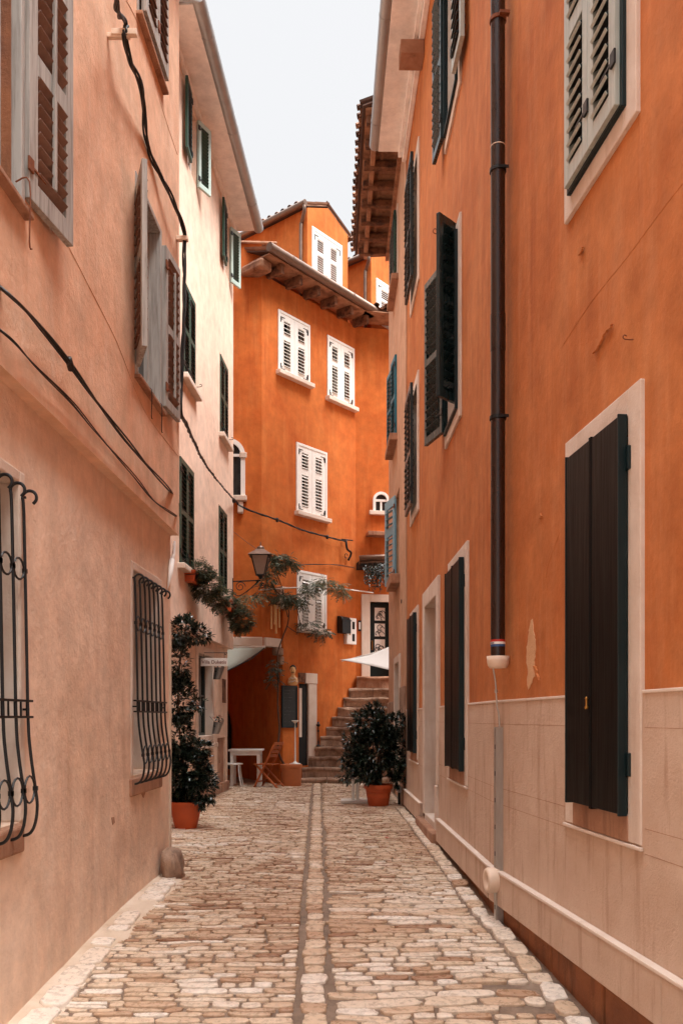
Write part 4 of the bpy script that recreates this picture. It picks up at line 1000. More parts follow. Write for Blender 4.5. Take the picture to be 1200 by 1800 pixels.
# ================================================================== WEATHERED HOUSE beyond the right one
wh = thing('weathered_house', 'narrow weathered plaster house beyond the right orange one with blue shutters and rustic eaves', 'house', (1.4, 15.0, gz(15)))
u3 = lambda Y: (Y - R3.a.y) / R3.d.y
V1 = (u3(14.7), u3(15.7), E + 7.7, E + 8.75); V2_ = (u3(14.9), u3(15.9), E + 4.95, E + 6.4); V3_ = (u3(14.4), u3(15.2), E + 2.42, E + 3.9); V4_ = (u3(14.2), u3(15.2), E - 1.2, E + .95)
WT = E + 9.3
mb = MB(); facade(mb, R3, 0, R3.L, 0, WT, [V1, V2_, V3_, V4_], .25); back(mb, [(.94, 17), (5, 17), (5, 13.11), (.99, 13.11)], 0, WT); mb.build('wall', 'weathered', wh)
q = window_unit(wh, R3, V1, 'white', .15); surround(q, R3, V1, .08, .02, 'lime'); closed_pair(q, R3, V1, ('green', 'green_dk', 'iron'), nn=.05, mids=(), pitch=.06); sill(q, R3, V1, .1, .1, .12, 'old_stone', .08)
q = window_unit(wh, R3, V2_, 'white', .15)
leaf_shutter(q, (.95, 14.9), (.9, 15.0 + .35), E + 4.95, E + 6.35, ('turq', 'turq', 'iron'), mids=(.5,), pitch=.07); leaf_shutter(q, (.93, 15.45), (.86, 15.95), E + 4.95, E + 6.35, ('turq', 'turq', 'iron'), mids=(.5,), pitch=.07); sill(q, R3, V2_, .1, .12, .14, 'old_stone')
q = window_unit(wh, R3, V3_, 'white', .15)
leaf_shutter(q, (.955, 15.15), (.815, 15.75), E + 2.42, E + 3.95, ('paleblue', 'paleblue', 'rust'), mids=(.62,), stile=.12, pitch=.1, tilt=25); sill(q, R3, V3_, .12, .16, .16, 'old_stone')
mb = MB(); R3.box(mb, V4_[0] + .02, V4_[1] - .02, V4_[2], V4_[3], -.24, -.2); q = mb.build('door', 'dark', wh)
mb = MB(); ring(mb, R3, V4_, .12, -.1, .03, False, True); mb.build('door_frame', 'lime', q, bevel=.012)
mb = MB(); R3.box(mb, .05, V4_[0] - .15, gz(14) - .1, E + .5, 0, .03); mb.build('bare_stone', 'rough_stone', wh, bevel=.02); mb = MB(); R3.box(mb, V4_[1] + .13, R3.L + .02, gz(16) - .1, E + .3, 0, .03); mb.build('bare_stone', 'rough_stone', wh, bevel=.02)
hm = MB(); cpt = R3.p(u3(13.6), dY(1057, 13.6), .03); hm.tube([cpt + V(.0, 0, .03 * math.sin(t)) + R3.d * (.03 * math.cos(t)) for t in [2 * math.pi * k / 14 for k in range(14)]], .006, 6, closed=True); hm.build('wall_ring', 'iron', wh)
# rustic eave: rafters, lath, tiles
ez = WT - .02; OV = .62
n_ = 8; mb = MB(); R3.box(mb, -.05, R3.L + .1, ez - .1, ez + .01, OV - .2, OV - .12); ev = mb.build('eave_beam', 'wood_board', wh, bevel=.01)
for k in range(n_):
    mb = MB(); u = .1 + (R3.L - .2) * k / (n_ - 1)
    mb.obox(R3.p(u, ez, 0), R3.d, R3.n, Z3, (-.055, .055), (-.2, OV - .02), (-.12, 0)); mb.build('rafter', 'wood_dark', ev, bevel=.015)
mb = MB(); R3.box(mb, -.02, R3.L + .05, ez + .011, ez + .03, .28, .34); R3.box(mb, -.02, R3.L + .05, ez - .16, ez - .121, .0, .07); mb.build('batten', 'wood_board', ev, bevel=.01)
mb = MB(); u = -.05
while u < R3.L + .05:
    l_ = U(.14, .22); R3.box(mb, u, u + l_ - .008, ez + .031, ez + .05 + U(0, .01), -.2, OV - .0); u += l_
mb.build('eave_board', 'wood_board', ev)
tiled_roof(wh, R3.p(-.12, ez + .03, OV + .08), R3.d, -R3.n * .93 + Z3 * .36, R3.L + .3, 3.6, pitch=.2, rowd=.34)
mb = MB(); mb.box(.62, 1.1, 13.3, 13.9, WT, WT + .9); o = mb.build('chimney', 'orange_c', wh, bevel=.01); mb = MB(); mb.box(.56, 1.16, 13.24, 13.96, WT + .9, WT + .96); mb.build('chimney_cap', 'old_stone', o)

# ================================================================== PLANTS, STREET FURNITURE AND SMALL THINGS
def rvec(): 
    while True:
        v = V(U(-1, 1), U(-1, 1), U(-1, 1))
        if 0.05 < v.length < 1: return v
def whorl(mb, p, out, n, L, Wd, t0, t1, spread=.8):
    for k in range(n):
        d = (out.normalized() + rvec() * spread); d.z += .1
        mb.leaf(p + rvec() * L * .3, d, (Z3 + rvec() * .5), L * U(.7, 1.2), Wd * U(.8, 1.2), U(t0, t1))
def blob_points(blobs, n):
    w = [b[1].x * b[1].y * b[1].z for b in blobs]; out = []
    for b in RND.choices(blobs, w, k=n):
        v = rvec().normalized() * (U(.35, 1) ** .5); out.append((b[0] + V(v.x * b[1].x, v.y * b[1].y, v.z * b[1].z), v))
    return out

# -- potted climber on the left
g_ = gz(10.6); px0 = V(-1.93, 10.6, g_)
def pot(o, r, h, name='pot', par=None, mat='terra', rim=.035, n=28):
    mb = MB(); rb = r * .66
    mb.lathe(o, [(rb * .9, 0), (rb, .005), (rb + (r - rb) * .55, h * .45), (r * .965, h - rim - .012), (r * .965, h - rim), (r + .012, h - rim), (r + .014, h - .006), (r + .006, h), (r - .014, h), (r - .02, h - .05), (0.0, h - .05)], n)
    p = mb.build(name, mat, par, smooth=True); p.modifiers.new('es', 'EDGE_SPLIT').split_angle = math.radians(45)
    sm = MB(); sm.lathe(o, [(r - .021, h - .06), (r - .021, h - .045), (0.0, h - .035)], n); sm.build('soil', 'soil', p)
    return p
t = thing('potted_climber', 'tall dark climbing plant in a round terracotta pot by the left house corner', 'potted plant', px0)
pot(px0, .2, .34, par=t)
spine = smooth_path([px0 + V(0, 0, .28), px0 + V(-.05, .1, .8), px0 + V(-.12, .15, 1.4), px0 + V(-.1, .1, 2.0), px0 + V(.0, 0, 2.5)], 8)
mb = MB(); mb.tube(spine, [.014] * len(spine), 6)
for k in range(26):
    a = RND.choice(spine); d = rvec().normalized() * U(.15, .35); mb.tube(smooth_path([a, a + d * .5 + Z3 * .05, a + d], 3), .004, 5)
mb.build('stem', 'bark', t)
bl = [(px0 + V(.0, -.02, .72), V(.3, .26, .3)), (px0 + V(.26, -.02, .62), V(.12, .12, .1)), (px0 + V(.2, -.02, .85), V(.12, .12, .1)), (px0 + V(.16, -.02, 1.55), V(.08, .1, .08)), (px0 + V(.18, -.05, .5), V(.2, .2, .24)), (px0 + V(-.08, .05, 1.15), V(.17, .2, .3)), (px0 + V(-.1, .05, 1.6), V(.2, .2, .32)), (px0 + V(-.1, .03, 2.05), V(.14, .2, .3)), (px0 + V(-.03, .0, 2.46), V(.16, .2, .18)), (px0 + V(.13, -.02, 2.42), V(.14, .15, .11)), (px0 + V(.24, -.02, 2.38), V(.08, .1, .07)), (px0 + V(.16, -.05, .98), V(.14, .14, .12)), (px0 + V(-.1, .0, .55), V(.16, .18, .25))]
mb = MB()
for p, v in blob_points(bl, 1500): whorl(mb, p, v, 6, .075, .033, 0, 1)
mb.build('foliage', 'leaf_dk', t)

# -- potted laurel on the right
g_ = gz(13.2); q0 = V(.57, 13.2, g_)
t = thing('potted_laurel', 'broad dark laurel bush in a rimmed terracotta pot by the right house', 'potted plant', q0)
mb = MB(); r = .2
mb.lathe(q0, [(.15, 0), (.155, .005), (.175, .13), (.182, .135), (.178, .14), (.19, .21), (.198, .215), (.193, .22), (.2, .27), (.222, .272), (.226, .335), (.215, .34), (.195, .34), (.19, .29), (0, .29)], 28)
pp = mb.build('pot', 'terra', t, smooth=True); pp.modifiers.new('es', 'EDGE_SPLIT').split_angle = math.radians(40)
mb = MB(); mb.lathe(q0, [(.19, .28), (.19, .305), (0, .31)], 24); mb.build('soil', 'soil', pp)
mb = MB()
for k in range(14):
    d = V(U(-.4, .4), U(-.35, .35), U(.5, 1.1)); b_ = q0 + V(U(-.05, .05), U(-.05, .05), .3); mb.tube(smooth_path([b_, b_ + V(d.x * .3, d.y * .3, d.z * .6), b_ + d], 4), [.012, .012, .012, .012, .009, .007, .006, .005, .004], 6)
mb.build('stem', 'bark', t)
bl = [(q0 + V(-.08, 0, .8), V(.38, .36, .36)), (q0 + V(.12, 0, 1.18), V(.24, .26, .2)), (q0 + V(-.36, -.05, .72), V(.2, .25, .22)), (q0 + V(-.15, .0, 1.25), V(.28, .28, .24)), (q0 + V(.26, .0, .78), V(.16, .25, .4)), (q0 + V(-.14, -.1, .5), V(.22, .2, .14)), (q0 + V(-.5, -.05, .5), V(.12, .15, .14)), (q0 + V(.3, 0, 1.3), V(.13, .15, .14)), (q0 + V(-.05, 0, 1.5), V(.12, .15, .1)), (q0 + V(.34, 0, .4), V(.12, .15, .14)), (q0 + V(-.42, 0, 1.02), V(.12, .15, .12))]
mb = MB()
for p, v in blob_points(bl, 1150): whorl(mb, p, v, 6, .1, .036, 0, 1, 1.1)
mb.build('foliage', 'leaf_dk', t)

# -- square white stand with twin posts
b0 = V(.2, 13.62, gz(13.6)); t = thing('parasol_stand', 'white square metal base with twin posts half hidden by the laurel bush', 'parasol stand', b0)
mb = MB(); mb.box(b0.x - .21, b0.x + .21, b0.y - .2, b0.y + .2, b0.z + .015, b0.z + .06); mb.build('base_plate', 'white_metal', t, bevel=.008)
for dx in (-.035, .035):
    mb = MB(); mb.box(b0.x + .02 + dx - .024, b0.x + .02 + dx + .024, b0.y - .03, b0.y + .03, b0.z + .06, b0.z + 1.1); mb.build('post', 'white_metal', t, bevel=.006)
# -- short bollard light by the wall
b0 = V(.9, 13.35, gz(13.3)); t = thing('wall_foot_lamp', 'small white capped post light at the foot of the weathered wall', 'lamp', b0)
mb = MB(); mb.lathe(b0, [(.02, 0), (.02, .2), (0, .2)], 12); mb.build('post', 'iron', t)
mb = MB(); mb.lathe(b0, [(.03, .2), (.045, .21), (.045, .28), (.03, .29), (0, .29)], 12); mb.build('lamp_head', 'white', t)

# -- parasol beyond the weathered house
t = thing('parasol', 'off white open parasol above the stone steps', 'parasol', V(1.12, 17.9, gz(17.9)))
c0 = V(1.12, 17.92, 0); zc_, za = E + 1.22, E + 1.55
cor = [V(-.03, 17.92, zc_), V(1.12, 17.12, zc_ - .3), V(2.25, 17.92, zc_), V(1.12, 18.75, zc_)]
mb = MB(); NN = 8
for i in range(4):
    A, B = cor[i], cor[(i + 1) % 4]; ap = V(c0.x, c0.y, za); grid = []
    for j in range(NN + 1):
        row = []
        for k in range(NN + 1):
            e_ = A.lerp(B, k / NN) + Z3 * (-.0) ; s_ = math.sin(math.pi * k / NN)
            e_ = e_ + (ap - e_) * (.06 * s_) - Z3 * 0.02 * s_
            q = ap.lerp(e_, j / NN) - Z3 * .07 * math.sin(math.pi * j / NN); row.append(q)
        grid.append(row)
    mb.add([p for r in grid for p in r], [(j * (NN + 1) + k, j * (NN + 1) + k + 1, (j + 1) * (NN + 1) + k + 1, (j + 1) * (NN + 1) + k) for j in range(NN) for k in range(NN)])
cn = mb.build('canopy', 'white_cloth', t, smooth=True); so_ = cn.modifiers.new('solid', 'SOLIDIFY'); so_.thickness = .006
mb = MB()
for c in cor: mb.tube([V(c0.x, c0.y, za - .06), c - Z3 * .03 + (V(c0.x, c0.y, c.z) - c) * .03], .01, 6)
mb.build('rib', 'white_metal', t)
mb = MB(); mb.tube([V(c0.x, c0.y, gz(17.9)), V(c0.x, c0.y, za + .06)], .025, 12); mb.build('pole', 'white_metal', t)

# -- stone steps
t = thing('stone_steps', 'worn rough stone steps climbing to the upper door of the orange house', 'steps', V(.1, 18, gz(18)))
def rough_block(mb, x0, x1, y0, y1, z0, z1, seg=.07, amp=.034):
    nx = max(2, int((x1 - x0) / seg)); rows_ = []
    prof = [(y0 + .035, z0), (y0 + .03, z1 - .085), (y0 + .004, z1 - .06), (y0, z1 - .03), (y0 + .012, z1 - .008), (y0 + .035, z1), (y1, z1), (y1, z0)]
    for i in range(nx + 1):
        x = x0 + (x1 - x0) * i / nx; rows_.append([V(x, y + amp * mnoise.noise(V(x * 4, z * 7, y0)) * 1.6, z + (amp * .6 * mnoise.noise(V(x * 5, y * 6, z0)) if z > z0 + .02 else 0)) for y, z in prof])
    K = len(prof); vs = [p for r in rows_ for p in r]
    fs = [(i * K + k, (i + 1) * K + k, (i + 1) * K + (k + 1) % K, i * K + (k + 1) % K) for i in range(nx) for k in range(K)]
    fs += [tuple(range(K)), tuple(range(nx * K, nx * K + K))[::-1]]; mb.add(vs, fs)
zb_ = E - 1.24; rise = .211
for k in range(9):
    y0_ = 17.75 + .15 * k; xF = -15.42 + .82 * (y0_ + .02) + .03; z0 = zb_ + rise * k; xs_ = [xF, xF + U(.5, .9), xF + U(1.1, 1.5), 2.0]
    mb = MB()
    for a, b in zip(xs_[:-1], xs_[1:]): rough_block(mb, a, b - .012, y0_ + U(-.015, .015), 19.3, z0 - .1 if k == 0 else z0 + .002, z0 + rise + U(-.006, .006))
    mb.build('step', 'rough_stone', t)
mb = MB(); rough_block(mb, F2.a.x + .02, 2.0, 19.02, 19.4, zb_ + 9 * rise + .002, E + .93); mb.build('door_step', 'old_stone', t)
mb = MB()
for (a, b, y0_) in ((-.85, -.3, 17.5), (-.29, .35, 17.42), (.36, .95, 17.5)): rough_block(mb, a, b - .01, y0_, 17.8, gz(17.5) - .05, zb_ - .0)
mb.build('landing', 'rough_stone', t)

# -- iron candlestick on the steps
cz = zb_ + 3 * rise; c0 = V(-.49, 18.12, cz); mb = MB()
mb.lathe(c0, [(.05, 0), (.055, .012), (.025, .03), (.014, .06), (.022, .1), (.012, .14), (.012, .3), (.024, .33), (.012, .36), (.012, .42), (.045, .45), (.05, .47), (.02, .47), (.02, .53), (0, .53)], 14)
tag(mb.build('candlestick', 'iron', smooth=True, origin=c0), 'turned dark iron candlestick standing on the left edge of the stone steps', 'candlestick')
# -- big terracotta planter with white pedestal ashtray
c0 = V(-1.0, 17.0, gz(17)); t = thing('planter', 'squat cylindrical terracotta planter below the chalkboard', 'planter', c0)
mb = MB(); mb.lathe(c0, [(.195, 0), (.2, .01), (.205, .36), (.215, .365), (.218, .42), (.21, .43), (0, .43)], 32); q = mb.build('pot', 'terra_pale', t, smooth=True); q.modifiers.new('es', 'EDGE_SPLIT').split_angle = math.radians(40)
mb = MB(); mb.lathe(c0, [(.19, .431), (.19, .436), (0, .436)], 24); mb.build('lid', 'terra_pale', t)
c1 = c0 + V(.08, -.03, .437); mb = MB(); mb.lathe(c1, [(.11, 0), (.11, .012), (.04, .03), (.014, .06), (.011, .8), (.02, .82), (.07, .85), (.075, .87), (.06, .872), (.03, .86), (0, .86)], 22)
tag(mb.build('pedestal_ashtray', 'white_metal', smooth=True, origin=c1), 'slim white pedestal ashtray standing on the squat planter', 'ashtray')
# -- chalkboard
Fo = F1.off(.055); r = (Fo.u(494), Fo.u(521.5), E - .2, E + .66)
t = thing('chalkboard', 'black chalk menu board hanging on the orange buttress', 'chalkboard', Fo.p((r[0] + r[1]) / 2, r[2], .02))
mb = MB(); Fo.box(mb, r[0], r[1], r[2], r[3], 0, .02); mb.build('board', 'board', t)
mb = MB(); ring(mb, Fo, (r[0] + .03, r[1] - .03, r[2] + .03, r[3] - .03), .03, .001, .035); mb.build('frame', 'teal_dk', t, bevel=.004)
mb = MB(); wln = r[1] - r[0] - .1
for k in range(10):
    z = r[3] - .1 - k * .07; u = r[0] + .06 + U(0, .03)
    while u < r[1] - .1:
        l_ = U(.015, .06); mb.bar(Fo.p(u, z + U(-.006, .006), .0215), Fo.p(min(u + l_, r[1] - .06), z + U(-.006, .006), .0215), .006, .001); u += l_ + U(.012, .04)
        if RND.random() < .15: break
mb.build('chalk_writing', 'chalk', t)
# -- carved bust over the board
c0 = Fo.p(Fo.u(508.5), E + .665, .1); t = thing('carved_bust', 'small painted bust with ruffled collar fixed above the chalkboard', 'ornament', c0)
mb = MB(); mb.lathe(c0, [(.05, 0), (.095, .02), (.105, .08), (.09, .14), (.045, .185), (.036, .22), (.04, .235), (0, .24)], 20, 1, .7); mb.build('torso', 'bamboo', t, smooth=True)
mb = MB()
for k in range(22):
    a = 2 * math.pi * k / 22; d = V(math.cos(a), math.sin(a) * .8 - .2, U(-.5, .1)); mb.leaf(c0 + V(0, 0, .16), d, Z3, .12, .045, U(0, 1))
    mb.leaf(c0 + V(0, -.01, .1), d, Z3, .13, .045, U(0, 1))
mb.build('collar', 'lime', t)
mb = MB(); mb.lathe(c0 + V(.0, -.01, .22), [(.02, 0), (.045, .02), (.057, .06), (.06, .1), (.052, .14), (.03, .17), (0, .178)], 20, .95, 1.05)
mb.lathe(c0 + V(0, -.075, .29), [(.004, -.02), (.012, -.01), (.008, .02), (0, .03)], 8)
hd = mb.build('head', 'bamboo', t, smooth=True)
mb = MB(); mb.lathe(c0 + V(0, .008, .31), [(.064, 0), (.068, .03), (.06, .07), (.035, .1), (0, .11)], 18); mb.tube([c0 + V(.03 * math.cos(a), -.068 + .01 * abs(math.cos(a)), .262 + .006 * math.sin(a)) for a in [x * .63 for x in range(10)]], .004, 5, closed=True)
for sx in (-1, 1): mb.lathe(c0 + V(.022 * sx, -.066, .305), [(.007, -.005), (.009, 0), (0, .006)], 8)
mb.build('hair', 'iron', hd, smooth=True)

# -- bamboo chime, white wall box, mailbox, meter cabinet, number plate
t = thing('bamboo_chime', 'bamboo wind chime hanging on the orange wall left of the vine', 'wind chime', F1.p(F1.u(478), dY(1060, 17.1), .08))
for k, (x, y0, y1) in enumerate(((472, 1066, 1106), (476, 1064, 1098), (480, 1065, 1114), (484, 1067, 1104))):
    mb = MB(); u, z0 = F1.hit(x, y0); _, z1 = F1.hit(x, y1); nn = .08 + .03 * (k % 2); mb.tube([F1.p(u, z1, nn), F1.p(u, (z0 + z1) / 2, nn), F1.p(u, z0, nn)], .019, 10); mb.build('tube', 'bamboo', t, smooth=False)
mb = MB(); mb.bar(F1.p(F1.u(470), dY(1062, 17.1), .09), F1.p(F1.u(486), dY(1062, 17.1), .09), .02, .02); mb.tube([F1.p(F1.u(478), dY(1062, 17.1), .09), F1.p(F1.u(478), dY(1052, 17.1), 0)], .004, 6); mb.build('hanger', 'wood_dark', t)
u, z = F1.hit(490, 1053); mb = MB(); F1.box(mb, u - .06, u + .07, z - .2, z + .2, 0, .09); F1.box(mb, u - .08, u + .1, z + .2, z + .24, 0, .14)
tag(mb.build('wall_box', 'plastic', origin=F1.p(u, z, 0), bevel=.01), 'small cream wall cabinet half hidden behind the vine', 'box')
t = thing('mailbox', 'black rounded mailbox on the orange wall left of the meter cabinet', 'mailbox', F1.p(F1.u(599), dY(1113, 18.8), 0))
u0, z0 = F1.hit(592, 1113); u1, z1 = F1.hit(607, 1085)
mb = MB(); mb.prism([F1.p(u0, z, n_) for n_, z in ((0, z0), (.16, z0), (.16, z1 - .08), (.12, z1 - .02), (.06, z1), (0, z1))], F1.d * (u1 - u0)); mb.build('box', 'iron', t, bevel=.01)
mb = MB(); F1.box(mb, u0 - .01, u1 + .01, z1 - .1, z1 - .085, .1, .175); mb.build('flap', 'iron', t)
t = thing('meter_cabinet', 'pale grey electricity meter cabinet with two dark windows on the orange wall', 'meter box', F1.p(F1.u(613), dY(1132, 19), 0))
u0, z0 = F1.hit(604, 1132); u1, z1 = F1.hit(621, 1088)
mb = MB(); F1.box(mb, u0, u1, z0, z1, 0, .09); mb.build('case', 'white', t, bevel=.01)
for a, b in ((.58, .86), (.12, .4)):
    mb = MB(); F1.box(mb, u0 + (u1 - u0) * .55, u0 + (u1 - u0) * .8, z0 + (z1 - z0) * a, z0 + (z1 - z0) * b, .088, .094); mb.build('reading_window', 'dark', t)
mb = MB(); u_m = u0 + (u1 - u0) * .3; mb.prism([F1.p(u_m - .03, z0 + .2, .091), F1.p(u_m + .03, z0 + .2, .091), F1.p(u_m, z0 + .26, .091)], F1.n * .003); mb.build('warning_triangle', 'brass', t)
u, z = F2.hit(629, 1100); mb = MB(); F2.box(mb, u - .0, u + .07, z - .12, z + .12, 0, .02); mb.m = 1; F2.box(mb, u + .015, u + .055, z - .08, z + .08, .0195, .023)
tag(mb.build('notice_plate', ['iron', 'white'], origin=F2.p(u, z, 0)), 'small framed notice plate between meter cabinet and upper door', 'plate')

# -- lantern on its scrolled bracket
lc = P(458, 1000, 16.0); wallp = P(409, 1018, 16.2)
t = thing('street_lantern', 'dark four sided lantern on a scrolled iron bracket at the peach house corner', 'lantern', V(wallp.x, wallp.y, wallp.z))
mb = MB(); zA_ = dY(1021, 16.05); st_ = V(-2.05, 16.12, zA_); en = V(lc.x, lc.y, zA_)
mb.tube([st_, en], .012, 8); mb.tube(smooth_path([st_ - Z3 * .0 + V(.01, 0, -.22), st_ + V(.12, 0, -.27), st_ + V(.3, 0, -.16), en + V(-.04, 0, -.01)], 6), .009, 8)
def spiral(c, r0, turns, sg=1, up=1): return [c + V(sg * r0 * (1 - k / 28 * .8) * math.cos(turns * 2 * math.pi * k / 28), 0, up * r0 * (1 - k / 28 * .8) * math.sin(turns * 2 * math.pi * k / 28)) for k in range(29)]
mb.tube(spiral(st_ + V(.14, 0, -.1), .1, 1.6), .008, 6); mb.tube(spiral(en + V(.03, 0, -.1), .06, 1.5, -1), .007, 6); mb.bar(st_ + V(.0, 0, -.3), st_ + V(.0, 0, .06), .02)
mb.build('bracket', 'iron', t)
base = en + Z3 * .02; s0, s1_l, hh = .075, .165, .36
def sq(z, s): return [base + V(a * s, b * s, z) for a, b in ((-1, -1), (1, -1), (1, 1), (-1, 1))]
mb = MB()
lo, hi = sq(.08, s0), sq(.08 + hh, s1_l)
for i in range(4):
    mb.bar(lo[i], hi[i], .018); mb.bar(lo[i], lo[(i + 1) % 4], .016); mb.bar(hi[i], hi[(i + 1) % 4], .022)
mb.lathe(base, [(.015, 0), (.03, .02), (.05, .06), (.075, .085), (0, .085)], 12)
mb.build('cage', 'iron', t)
mb = MB()
for i in range(4):
    A, B, C, D = lo[i], lo[(i + 1) % 4], hi[(i + 1) % 4], hi[i]; mb.quad(A, B, C, D)
mb.build('glass', 'milk', t)
mb = MB(); r0, r1 = sq(.08 + hh, .215), sq(.08 + hh + .12, .07)
mb.add(r0 + r1, [(0, 1, 5, 4), (1, 2, 6, 5), (2, 3, 7, 6), (3, 0, 4, 7), (3, 2, 1, 0), (4, 5, 6, 7)])
mb.lathe(base + Z3 * (.2 + hh), [(.07, 0), (.075, .03), (.06, .05), (.03, .06), (.012, .08), (.01, .14), (0, .15)], 12)
mb.build('roof', 'copper_gutter', t)
# -- awning over the cafe corner
t = thing('awning', 'grey green cloth awning under the stone beam of the cafe passage', 'awning', V(-2.2, 16.8, E + 1.4))
A, B, C, D = V(-3.4, 16.83, E + 1.38), V(-1.5, 16.86, E + 1.4), V(-2.3, 16.3, E + .84), V(-3.4, 16.25, E + .84)
mb = MB(); K = 8; g2 = [[A.lerp(B, i / K).lerp(D.lerp(C, i / K), j / K) - Z3 * .03 * math.sin(math.pi * j / K) for i in range(K + 1)] for j in range(K + 1)]
mb.add([p for r in g2 for p in r], [(j * 9 + i, j * 9 + i + 1, (j + 1) * 9 + i + 1, (j + 1) * 9 + i) for j in range(K) for i in range(K)])
cn = mb.build('canopy', 'cloth', t, smooth=True); sm_ = cn.modifiers.new('solid', 'SOLIDIFY'); sm_.thickness = .008
mb = MB(); mb.tube([D, C], .02, 10); mb.tube([A, B], .03, 10); mb.build('roller', 'white_metal', t)
mb = MB(); mb.tube([B, V(-1.75, 16.6, E + 1.15), C], .012, 8); mb.build('folding_arm', 'iron', t)

# -- cafe table and chairs
c0 = V(-1.86, 17.0, gz(17)); t = thing('cafe_table', 'white painted square cafe table under the awning', 'table', c0)
mb = MB(); mb.box(c0.x - .36, c0.x + .3, c0.y - .3, c0.y + .3, c0.z + .7, c0.z + .735); mb.build('table_top', 'white', t, bevel=.006)
mb = MB(); mb.box(c0.x - .32, c0.x + .26, c0.y - .26, c0.y + .26, c0.z + .62, c0.z + .699); mb.build('apron', 'white', t)
for a, b in ((-.32, -.26), (.2, -.26), (-.32, .2), (.2, .2)): mb = MB(); mb.box(c0.x + a, c0.x + a + .06, c0.y + b, c0.y + b + .06, c0.z, c0.z + .619); mb.build('leg', 'white', t, bevel=.004)
c0 = V(-2.13, 16.75, gz(17)); t = thing('white_chair', 'white cafe chair with a curved back left of the cafe table', 'chair', c0)
mb = MB(); mb.lathe(c0 + Z3 * .44, [(.0, 0), (.19, 0), (.2, .012), (.19, .028), (0, .03)], 24); mb.build('seat', 'white', t, smooth=False)
for a, b in ((-.15, -.15), (.15, -.15), (-.15, .15), (.15, .15)):
    mb = MB(); mb.tube(smooth_path([c0 + V(a * .85, b * .85, .44), c0 + V(a * .95, b * .95, .25), c0 + V(a * 1.25, b * 1.2, 0)], 4), .013, 8); mb.build('leg', 'white', t, smooth=True)
mb = MB(); bp = [c0 + V(-.16 * math.cos(a), .05 + .12 * math.sin(a), .46 + .38 * min(1, math.sin(a) * 1.6)) for a in [math.pi * k / 12 for k in range(13)]]
bp = [c0 + V(-.19, -.12 + .3 * k, 0) for k in (0,)]; 
mb.tube(smooth_path([c0 + V(-.13, -.15, .46), c0 + V(-.2, -.16, .75), c0 + V(-.22, 0, .84), c0 + V(-.2, .16, .75), c0 + V(-.13, .15, .46)], 6), .013, 8); mb.tube(smooth_path([c0 + V(-.14, -.06, .46), c0 + V(-.2, 0, .7), c0 + V(-.14, .06, .46)], 6), .01, 8); mb.build('backrest', 'white', t, smooth=True)
c0 = V(-1.42, 16.65, gz(16.6)); t = thing('folding_chair', 'brown slatted wooden folding chair right of the cafe table', 'chair', c0)
rz = math.radians(-18); ca, sa = math.cos(rz), math.sin(rz)
def W_(x, y, z): return c0 + V(x * ca - y * sa, x * sa + y * ca, z)       # chair faces -x (towards the table)
for s_ in (-.2, .2):
    mb = MB(); mb.bar(W_(.22, s_, .88), W_(-.22, s_, 0), .045, .03); mb.build('back_leg', 'chair_wood', t, bevel=.004)
    mb = MB(); mb.bar(W_(-.2, s_ * .85, .45), W_(.26, s_ * .85, 0), .042, .03); mb.build('leg', 'chair_wood', t, bevel=.004)
mb = MB()
for k in range(7): x = -.22 + k * .058; mb.obox(W_(x, 0, .455), V(ca, sa, 0), V(-sa, ca, 0), Z3, (-.024, .024), (-.2, .2), (-.008, .008))
mb.build('seat', 'chair_wood', t)
mb = MB()
for z in (.62, .7, .78, .855): x = -.22 + .44 * z / .88; mb.obox(W_(x, 0, z), V(ca, sa, 0), V(-sa, ca, 0), Z3, (-.01, .01), (-.2, .2), (-.027, .027))
mb.build('backrest', 'chair_wood', t)
mb = MB(); mb.bar(W_(.2, -.17, .06), W_(.2, .17, .06), .025); mb.bar(W_(-.16, -.2, .12), W_(-.16, .2, .12), .025); mb.build('stretcher', 'chair_wood', t)

# -- hanging name sign
sy = 14.0; sL, sR = P(353, 1157, sy), P(400, 1171, sy); t = thing('hanging_sign', 'white name sign reading Villa Duketis hanging from an iron bracket', 'sign', V((sL.x + sR.x) / 2, sy, sR.z))
mb = MB(); mb.box(sL.x, sR.x, sy - .008, sy + .008, sR.z, sL.z); mb.build('board', 'white', t, bevel=.003)
def text_obj(body, loc, w, mat, par, size=.1):
    cu = bpy.data.curves.new('lettering', 'FONT'); cu.body = body; cu.size = size; cu.extrude = .0012; cu.align_x = 'CENTER'; cu.align_y = 'CENTER'; cu.offset = .0012
    ob = bpy.data.objects.new('lettering_src', cu); SC.collection.objects.link(ob); bpy.context.view_layer.update()
    dg = bpy.context.evaluated_depsgraph_get(); me = bpy.data.meshes.new_from_object(ob.evaluated_get(dg)); bpy.data.objects.remove(ob)
    xs = [v.co.x for v in me.vertices]; k = w / (max(xs) - min(xs))
    mb = MB(); mb.add([V(loc.x + v.co.x * k, loc.y - v.co.z, loc.z + v.co.y * k) for v in me.vertices], [tuple(p.vertices) for p in me.polygons])
    return mb.build('lettering', mat, par)
text_obj('Villa Duketis', V((sL.x + sR.x) / 2, sy - .0095, (sL.z + sR.z) / 2), .4, 'ink', t)
mb = MB(); zt_ = sL.z + .09; mb.tube([V(-2.3, sy, zt_), V(sR.x + .0, sy, zt_)], .006, 6); mb.tube(spiral(V(sR.x - .03, sy, zt_ - .02), .025, 1.2), .004, 6)
for x in (sL.x + .05, sR.x - .05): mb.tube([V(x, sy, zt_), V(x, sy, sL.z)], .003, 5)
mb.build('bracket', 'iron', t)
